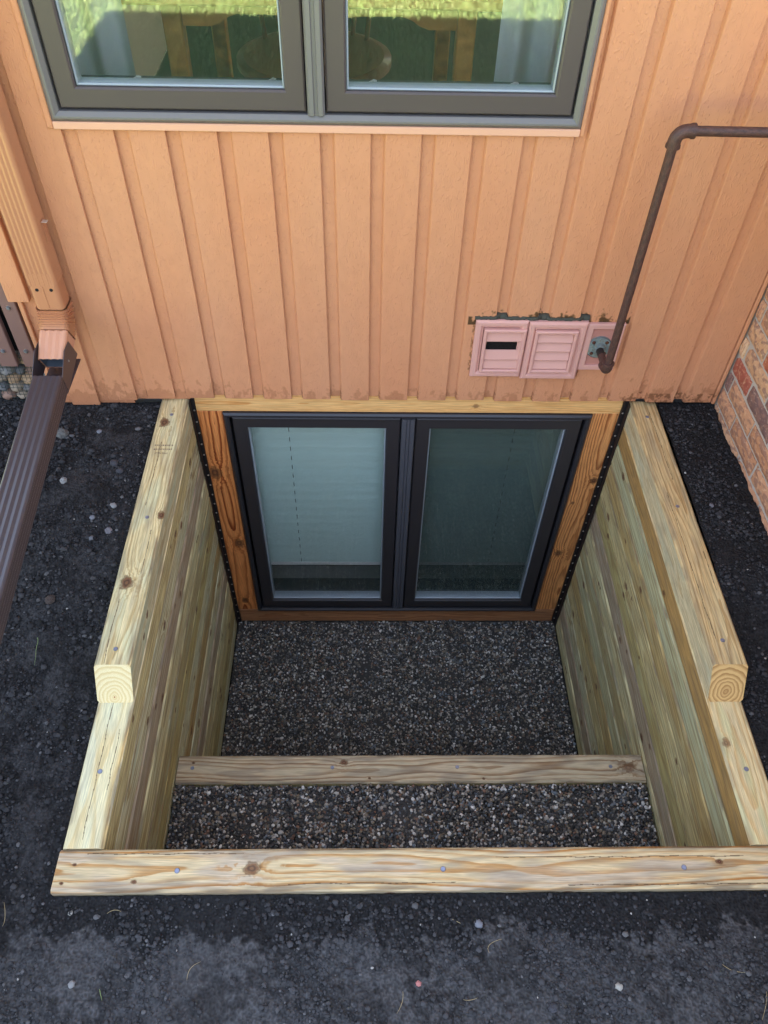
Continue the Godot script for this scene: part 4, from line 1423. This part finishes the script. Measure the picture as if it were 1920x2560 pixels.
func rooms() -> void:
	var h := get_node("house")
	part("room_floor", bx(Vector3(-0.2, 0.1, -3.6), Vector3(3.2, 0.2, -0.151), 0.0), M.carpet, h)
	part("room_ceiling", bx(Vector3(-0.35, 2.56, -3.75), Vector3(3.35, 2.589, -0.151), 0.0), M.room_wall, h)
	var rw := MB.new()
	rw.box(Vector3(-0.35, 0.1, -3.75), Vector3(-0.201, 2.559, -0.151), 0.0)
	rw.box(Vector3(3.201, 0.1, -3.75), Vector3(3.35, 2.559, -0.151), 0.0)
	for q in [[-0.2, 1.95, 0.2, 2.559], [3.1, 3.2, 0.2, 2.559], [1.95, 3.1, 2.3, 2.559], [1.95, 3.1, 0.2, 0.3]]:  # opening added in the unseen back wall to brighten the room
		rw.box(Vector3(q[0], q[2], -3.75), Vector3(q[1], q[3], -3.6), 0.0)
	part("room_wall", rw.mesh(), M.room_wall, h)
	# basement room
	var bw := MB.new()
	bw.box(Vector3(-0.3, -1.9, -1.9), Vector3(2.3, -1.75, -0.251), 0.0)
	bw.box(Vector3(-0.3, -1.749, -2.0), Vector3(2.3, 0.099, -1.901), 0.0)
	bw.box(Vector3(-0.4, -1.9, -2.0), Vector3(-0.301, 0.099, -0.251), 0.0)
	bw.box(Vector3(2.301, -1.9, -2.0), Vector3(2.4, 0.099, -0.251), 0.0)
	bw.box(Vector3(-0.3, 0.02, -1.9), Vector3(2.3, 0.099, -0.251), 0.0)
	part("basement_room", bw.mesh(), M.carpet, h)
	# pleated shades in the basement window
	var shade := mat("shade_cloth", rgb8(204, 230, 222), 0.9)
	shade.backlight_enabled = true
	shade.backlight = Color(0.2, 0.22, 0.21)
	for k in 2:
		var x0: float = [0.36, 0.974][k]; var x1: float = [0.894, 1.512][k]
		var o := thing("pleated_blind", "pale pleated shade lowered behind the clear left basement pane" if k == 0 else "pleated shade dimmed by the screen of the right basement pane", "window shade", Vector3((x0 + x1) / 2, -0.1, -0.10), "pleated shades")
		var mb := MB.new()
		var y := 0.0
		var hw := (x1 - x0) / 2
		var st := 0.0235
		var i := 0
		while y > -0.88:
			var za := 0.0034 if i % 2 == 0 else 0.0045
			var zb := 0.0079 - za
			mb.quad(Vector3(-hw, y, za), Vector3(hw, y, za), Vector3(hw, y - st, zb), Vector3(-hw, y - st, zb), Vector3.BACK)
			y -= st
			i += 1
		part("pleats", mb.mesh(), shade, o)
		part("bottom_rail", bx(Vector3(-hw, y - 0.02, -0.012), Vector3(hw, y, 0.006), 0.002), M.white, o)
		var cx: float = [0.521, 1.315][k] - (x0 + x1) / 2
		var cd := MB.new()
		var yy := -0.02
		while yy > -0.88:
			cd.box(Vector3(cx - 0.0012, yy - 0.020, 0.0047), Vector3(cx + 0.0012, yy, 0.0060), 0.0)
			yy -= st * 2.0
		part("cord", cd.mesh(), M.bronze, o)
	# curtains at the sides of the upper window
	for k in 2:
		var x0: float = [-0.12, 1.13][k]; var x1: float = [0.185, 1.45][k]
		var cu := MB.new()
		var nseg := 60
		for i in nseg:
			var xa := lerpf(x0, x1, float(i) / nseg); var xb := lerpf(x0, x1, float(i + 1) / nseg)
			var za := -0.30 + 0.018 * sin(xa * 70.0 + k); var zb := -0.30 + 0.018 * sin(xb * 70.0 + k)
			var na := Vector3(-0.018 * 70.0 * cos(xa * 70.0 + k), 0, 1).normalized(); var nb := Vector3(-0.018 * 70.0 * cos(xb * 70.0 + k), 0, 1).normalized()
			cu.tri(Vector3(xa, 0.22, za), Vector3(xb, 0.22, zb), Vector3(xb, 2.3, zb), na, nb, nb)
			cu.tri(Vector3(xa, 0.22, za), Vector3(xb, 2.3, zb), Vector3(xa, 2.3, za), na, nb, na)
		var cm := mat("curtain_%d" % k, rgb8(206, 214, 212), 0.9)
		tag(part("curtain", cu.mesh(), cm, self), "pale curtain hanging inside the %s end of the upper window" % ("left" if k == 0 else "right"), "curtain", "curtains of the upper window")
	# dining table: wavy apron and square legs
	var oak := wood_mat("oak", wood(640, 700, 60, 1.2, 0.09, {"early": rgb8(228, 172, 88), "late": rgb8(168, 108, 48), "green": 0.0, "grime": 0.0, "contrast": 0.8, "ring": 0.008, "pith": 0.012}), 0.4)
	var t := thing("dining_table", "golden oak table with a wavy apron inside the upper window", "table", Vector3(0.655, 0.2, -1.1))
	part("tabletop", bx(Vector3(-0.62, 0.725, -0.5), Vector3(0.62, 0.755, 0.5), 0.006), oak, t)
	for q in [[-0.437, 0.40], [0.43, 0.40], [-0.437, -0.40], [0.43, -0.40]]:
		part("leg", bx(Vector3(q[0] - 0.028, 0, q[1] - 0.028), Vector3(q[0] + 0.028, 0.724, q[1] + 0.028), 0.004), oak, t)
	var ap := PackedVector2Array([Vector2(-0.408, 0.724), Vector2(-0.408, 0.645)])
	for i in 31:
		var s := i / 30.0
		ap.append(Vector2(lerpf(-0.408, 0.401, s), 0.648 + 0.034 * sm(0.10, 0.2, s) * (1.0 - sm(0.80, 0.9, s)) - 0.012 * exp(-pow((s - 0.5) * 9.0, 2.0))))
	ap.append(Vector2(0.401, 0.724))
	var am := MB.new()
	am.prism(ap, Vector3(0, 0, 0.39), Vector3.RIGHT, Vector3.UP, Vector3(0, 0, 0.022))
	part("apron", am.mesh(), oak, t)
	# chair with a round dished seat
	var walnut := mat("dark_oak", rgb8(160, 98, 50), 0.3)
	var c := thing("chair", "wooden chair with a rounded seat under the table", "chair", Vector3(0.61, 0.2, -1.02))
	var seat := MB.new()
	seat.tube([Vector3(0, 0.425, 0), Vector3(0, 0.435, 0), Vector3(0, 0.455, 0), Vector3(0, 0.462, 0)], [0.23, 0.265, 0.265, 0.24], 40)
	part("seat", seat.mesh(), walnut, c)
	for k in 4:
		var an := PI / 4 + k * PI / 2
		var l := MB.new()
		l.tube([Vector3(cos(an) * 0.25, 0, sin(an) * 0.25), Vector3(cos(an) * 0.17, 0.43, sin(an) * 0.17)], [0.014, 0.02], 10)
		part("leg", l.mesh(), walnut, c)
	for k in 7:
		var an := lerpf(-2.5, -0.64, k / 6.0)
		var l := MB.new()
		l.tube([Vector3(cos(an) * 0.22, 0.45, sin(an) * 0.22), Vector3(cos(an) * 0.26, 0.70, sin(an) * 0.26)], 0.009, 8)
		part("spindle", l.mesh(), walnut, c)
	var arc := []
	for k in 13:
		var an := lerpf(-2.7, -0.44, k / 12.0)
		arc.append(Vector3(cos(an) * 0.262, 0.70, sin(an) * 0.262))
	var rl := MB.new()
	rl.tube(arc, 0.02, 8)
	part("back_rail", rl.mesh(), walnut, c)


# ---------------------------------------------------------------- lawn behind the camera, seen mirrored in the upper window

func lawn() -> void:
	var rng := RandomNumberGenerator.new()
	rng.seed = 61
	var tuft := MB.new()
	for b in 9:
		var an := rng.randf() * TAU
		var r := rng.randf_range(0.0, 0.012)
		var p := Vector3(cos(an) * r, 0, sin(an) * r)
		var lean := Vector3(rng.randf_range(-1, 1), 0, rng.randf_range(-1, 1)) * 0.028
		var hgt := rng.randf_range(0.028, 0.055)
		var sd := Vector3(-lean.z, 0, lean.x).normalized() * 0.0018
		var mid := p + lean * 0.4 + Vector3(0, hgt * 0.6, 0)
		var tip := p + lean * 1.2 + Vector3(0, hgt, 0)
		var nn := (lean.normalized() + Vector3.UP).normalized()
		tuft.tri(p - sd, p + sd, mid + sd, nn, nn, nn)
		tuft.tri(p - sd, mid + sd, mid - sd, nn, nn, nn)
		tuft.tri(mid - sd, mid + sd, tip, nn, nn, nn)
	var xf := []
	var cl := []
	for i in 70000:
		var x := rng.randf_range(-2.6, 3.4); var z := rng.randf_range(2.46, 5.6)
		xf.append(Transform3D(Basis.from_euler(Vector3(0, rng.randf() * TAU, 0)).scaled(Vector3.ONE * rng.randf_range(0.5, 0.85)), Vector3(x, -0.124, z)))
		var g := rng.randf_range(0.75, 1.25)
		cl.append(Color(0.145, 0.20, 0.06).lerp(Color(0.27, 0.27, 0.12), pow(rng.randf(), 3.0)) * g)
	var gm := mat("grass_blade", Color.WHITE, 0.6)
	gm.vertex_color_use_as_albedo = true
	gm.backlight_enabled = true
	gm.backlight = Color(0.35, 0.4, 0.2)
	var o := multi("lawn_grass", tuft.mesh(), gm, xf, cl, self)
	tag(o, "short green lawn grass mirrored in the upper window", "grass", "", "stuff")


# ---------------------------------------------------------------- stones and straw on the soil

func litter() -> void:
	var list := [
		[-0.15, 0.14, 0.017, 5, "largest rough grey stone on the soil beside the downspout extension"],
		[-0.04, 0.125, 0.0075, 1, "small pale grey stone near the siding, right of the largest stone"],
		[0.067, 0.431, 0.009, 2, "light grey stone near the middle of the left cap timber"],
		[0.071, 0.52, 0.010, 3, "smooth grey stone beside the left cap timber, below two others"],
		[0.026, 0.541, 0.0075, 4, "small grey stone left of the smooth grey stone"],
		[0.017, 0.476, 0.007, 1, "small angular grey stone above the smooth one"],
		[-0.095, 0.34, 0.010, 2, "pale crusted stone halfway along the downspout extension"],
		[0.036, 0.264, 0.012, 6, "dark rounded stone in a cluster beside the left cap timber"],
		[0.057, 0.293, 0.010, 6, "dark stone at the lower edge of the cluster"],
		[-0.049, 0.725, 0.013, 7, "brownish round clod alone on the left soil"],
		[1.794, 0.437, 0.0065, 3, "grey stone on the soil strip beside the brick wall"],
		[1.304, 1.629, 0.0075, 8, "pale whitish stone on the dry soil in front"],
		[1.164, 1.664, 0.0085, 6, "dark grey stone at the bottom edge of the dry soil"],
		[0.211, 1.616, 0.0065, 2, "pale grey stone on the soil at lower left"],
		[1.032, 1.513, 0.008, 1, "bluish grey stone on the edge of the wet soil"],
		[0.901, 1.62, 0.005, 9, "tiny pink chip on the soil in front"],
		[0.175, 1.484, 0.0045, 8, "cream chip near the left end of the front timber"],
	]
	var cols := [rgb8(90, 90, 92), rgb8(118, 120, 126), rgb8(134, 134, 132), rgb8(110, 108, 112), rgb8(104, 106, 110), rgb8(96, 96, 92), rgb8(62, 62, 66), rgb8(66, 56, 50), rgb8(160, 156, 146), rgb8(180, 118, 112)]
	var ms := []
	for k in cols.size():
		var m := mat("stone_%d" % k, cols[k], 0.85)
		ms.append(m)
	var i := 0
	for q in list:
		var r: float = q[2]
		var o := part("stone", rock_mesh(1000 + i, 0.32, 2, i % 3 == 0), ms[q[3]], self, Vector3(q[0], ground_y(q[0], q[1]) + nz_soil(q[0], q[1]) + r * 0.35, q[1]), Vector3(0, i * 47.0, 0))
		o.scale = Vector3(r * 1.1, r * 0.75, r)
		tag(o, q[4], "stone", "stones on the soil")
		i += 1
	var straws := [
		[[Vector2(0.437, 1.61), Vector2(0.441, 1.591), Vector2(0.46, 1.577)], "curved dry straw on the soil below the front timber knot", false],
		[[Vector2(0.033, 1.463), Vector2(0.042, 1.488), Vector2(0.041, 1.508)], "straw at the far left of the front soil", false],
		[[Vector2(0.253, 1.487), Vector2(0.268, 1.48), Vector2(0.286, 1.485)], "arched straw just below the left of the front timber", false],
		[[Vector2(0.268, 1.624), Vector2(0.272, 1.634), Vector2(0.277, 1.644)], "short green grass blade on the lower left soil", true],
		[[Vector2(0.974, 1.502), Vector2(0.988, 1.508), Vector2(1.0, 1.514)], "short straw on the wet soil under the middle of the timber", false],
		[[Vector2(0.869, 1.633), Vector2(0.867, 1.652), Vector2(0.856, 1.671)], "thin straw at the bottom middle", false],
		[[Vector2(0.989, 1.648), Vector2(1.003, 1.649), Vector2(1.017, 1.646)], "flat straw right of the bottom middle", false],
		[[Vector2(1.048, 1.567), Vector2(1.05, 1.552), Vector2(1.077, 1.542)], "bent straw beside the dark drip marks", false],
		[[Vector2(1.52, 1.59), Vector2(1.54, 1.603), Vector2(1.565, 1.607)], "curved straw on the dry soil at the right", false],
		[[Vector2(1.602, 1.632), Vector2(1.593, 1.66), Vector2(1.57, 1.695)], "long straw at the far right bottom corner", false],
		[[Vector2(-0.064, 0.83), Vector2(-0.06, 0.84), Vector2(-0.058, 0.898)], "green stalk on the soil left of the cap timber", true],
	]
	var dry := mat("straw_dry", rgb8(160, 142, 104), 0.7)
	var grn := mat("straw_green", rgb8(132, 152, 92), 0.7)
	for s in straws:
		var pts := []
		for k in 9:
			var t := k / 8.0
			var a: Vector2 = s[0][0]; var b: Vector2 = s[0][1]; var c: Vector2 = s[0][2]
			var q := a * (1 - t) * (1 - t) + (b * 2 - (a + c) * 0.5) * 2 * t * (1 - t) + c * t * t
			pts.append(Vector3(q.x, ground_y(q.x, q.y) + nz_soil(q.x, q.y) + 0.004, q.y))
		var mb := MB.new()
		mb.tube(pts, [0.0003, 0.0005, 0.0006, 0.0006, 0.0006, 0.0006, 0.0005, 0.0004, 0.0002], 5)
		var o := part("straw", mb.mesh(), grn if s[2] else dry, self)
		tag(o, s[1], "straw", "straws on the soil")
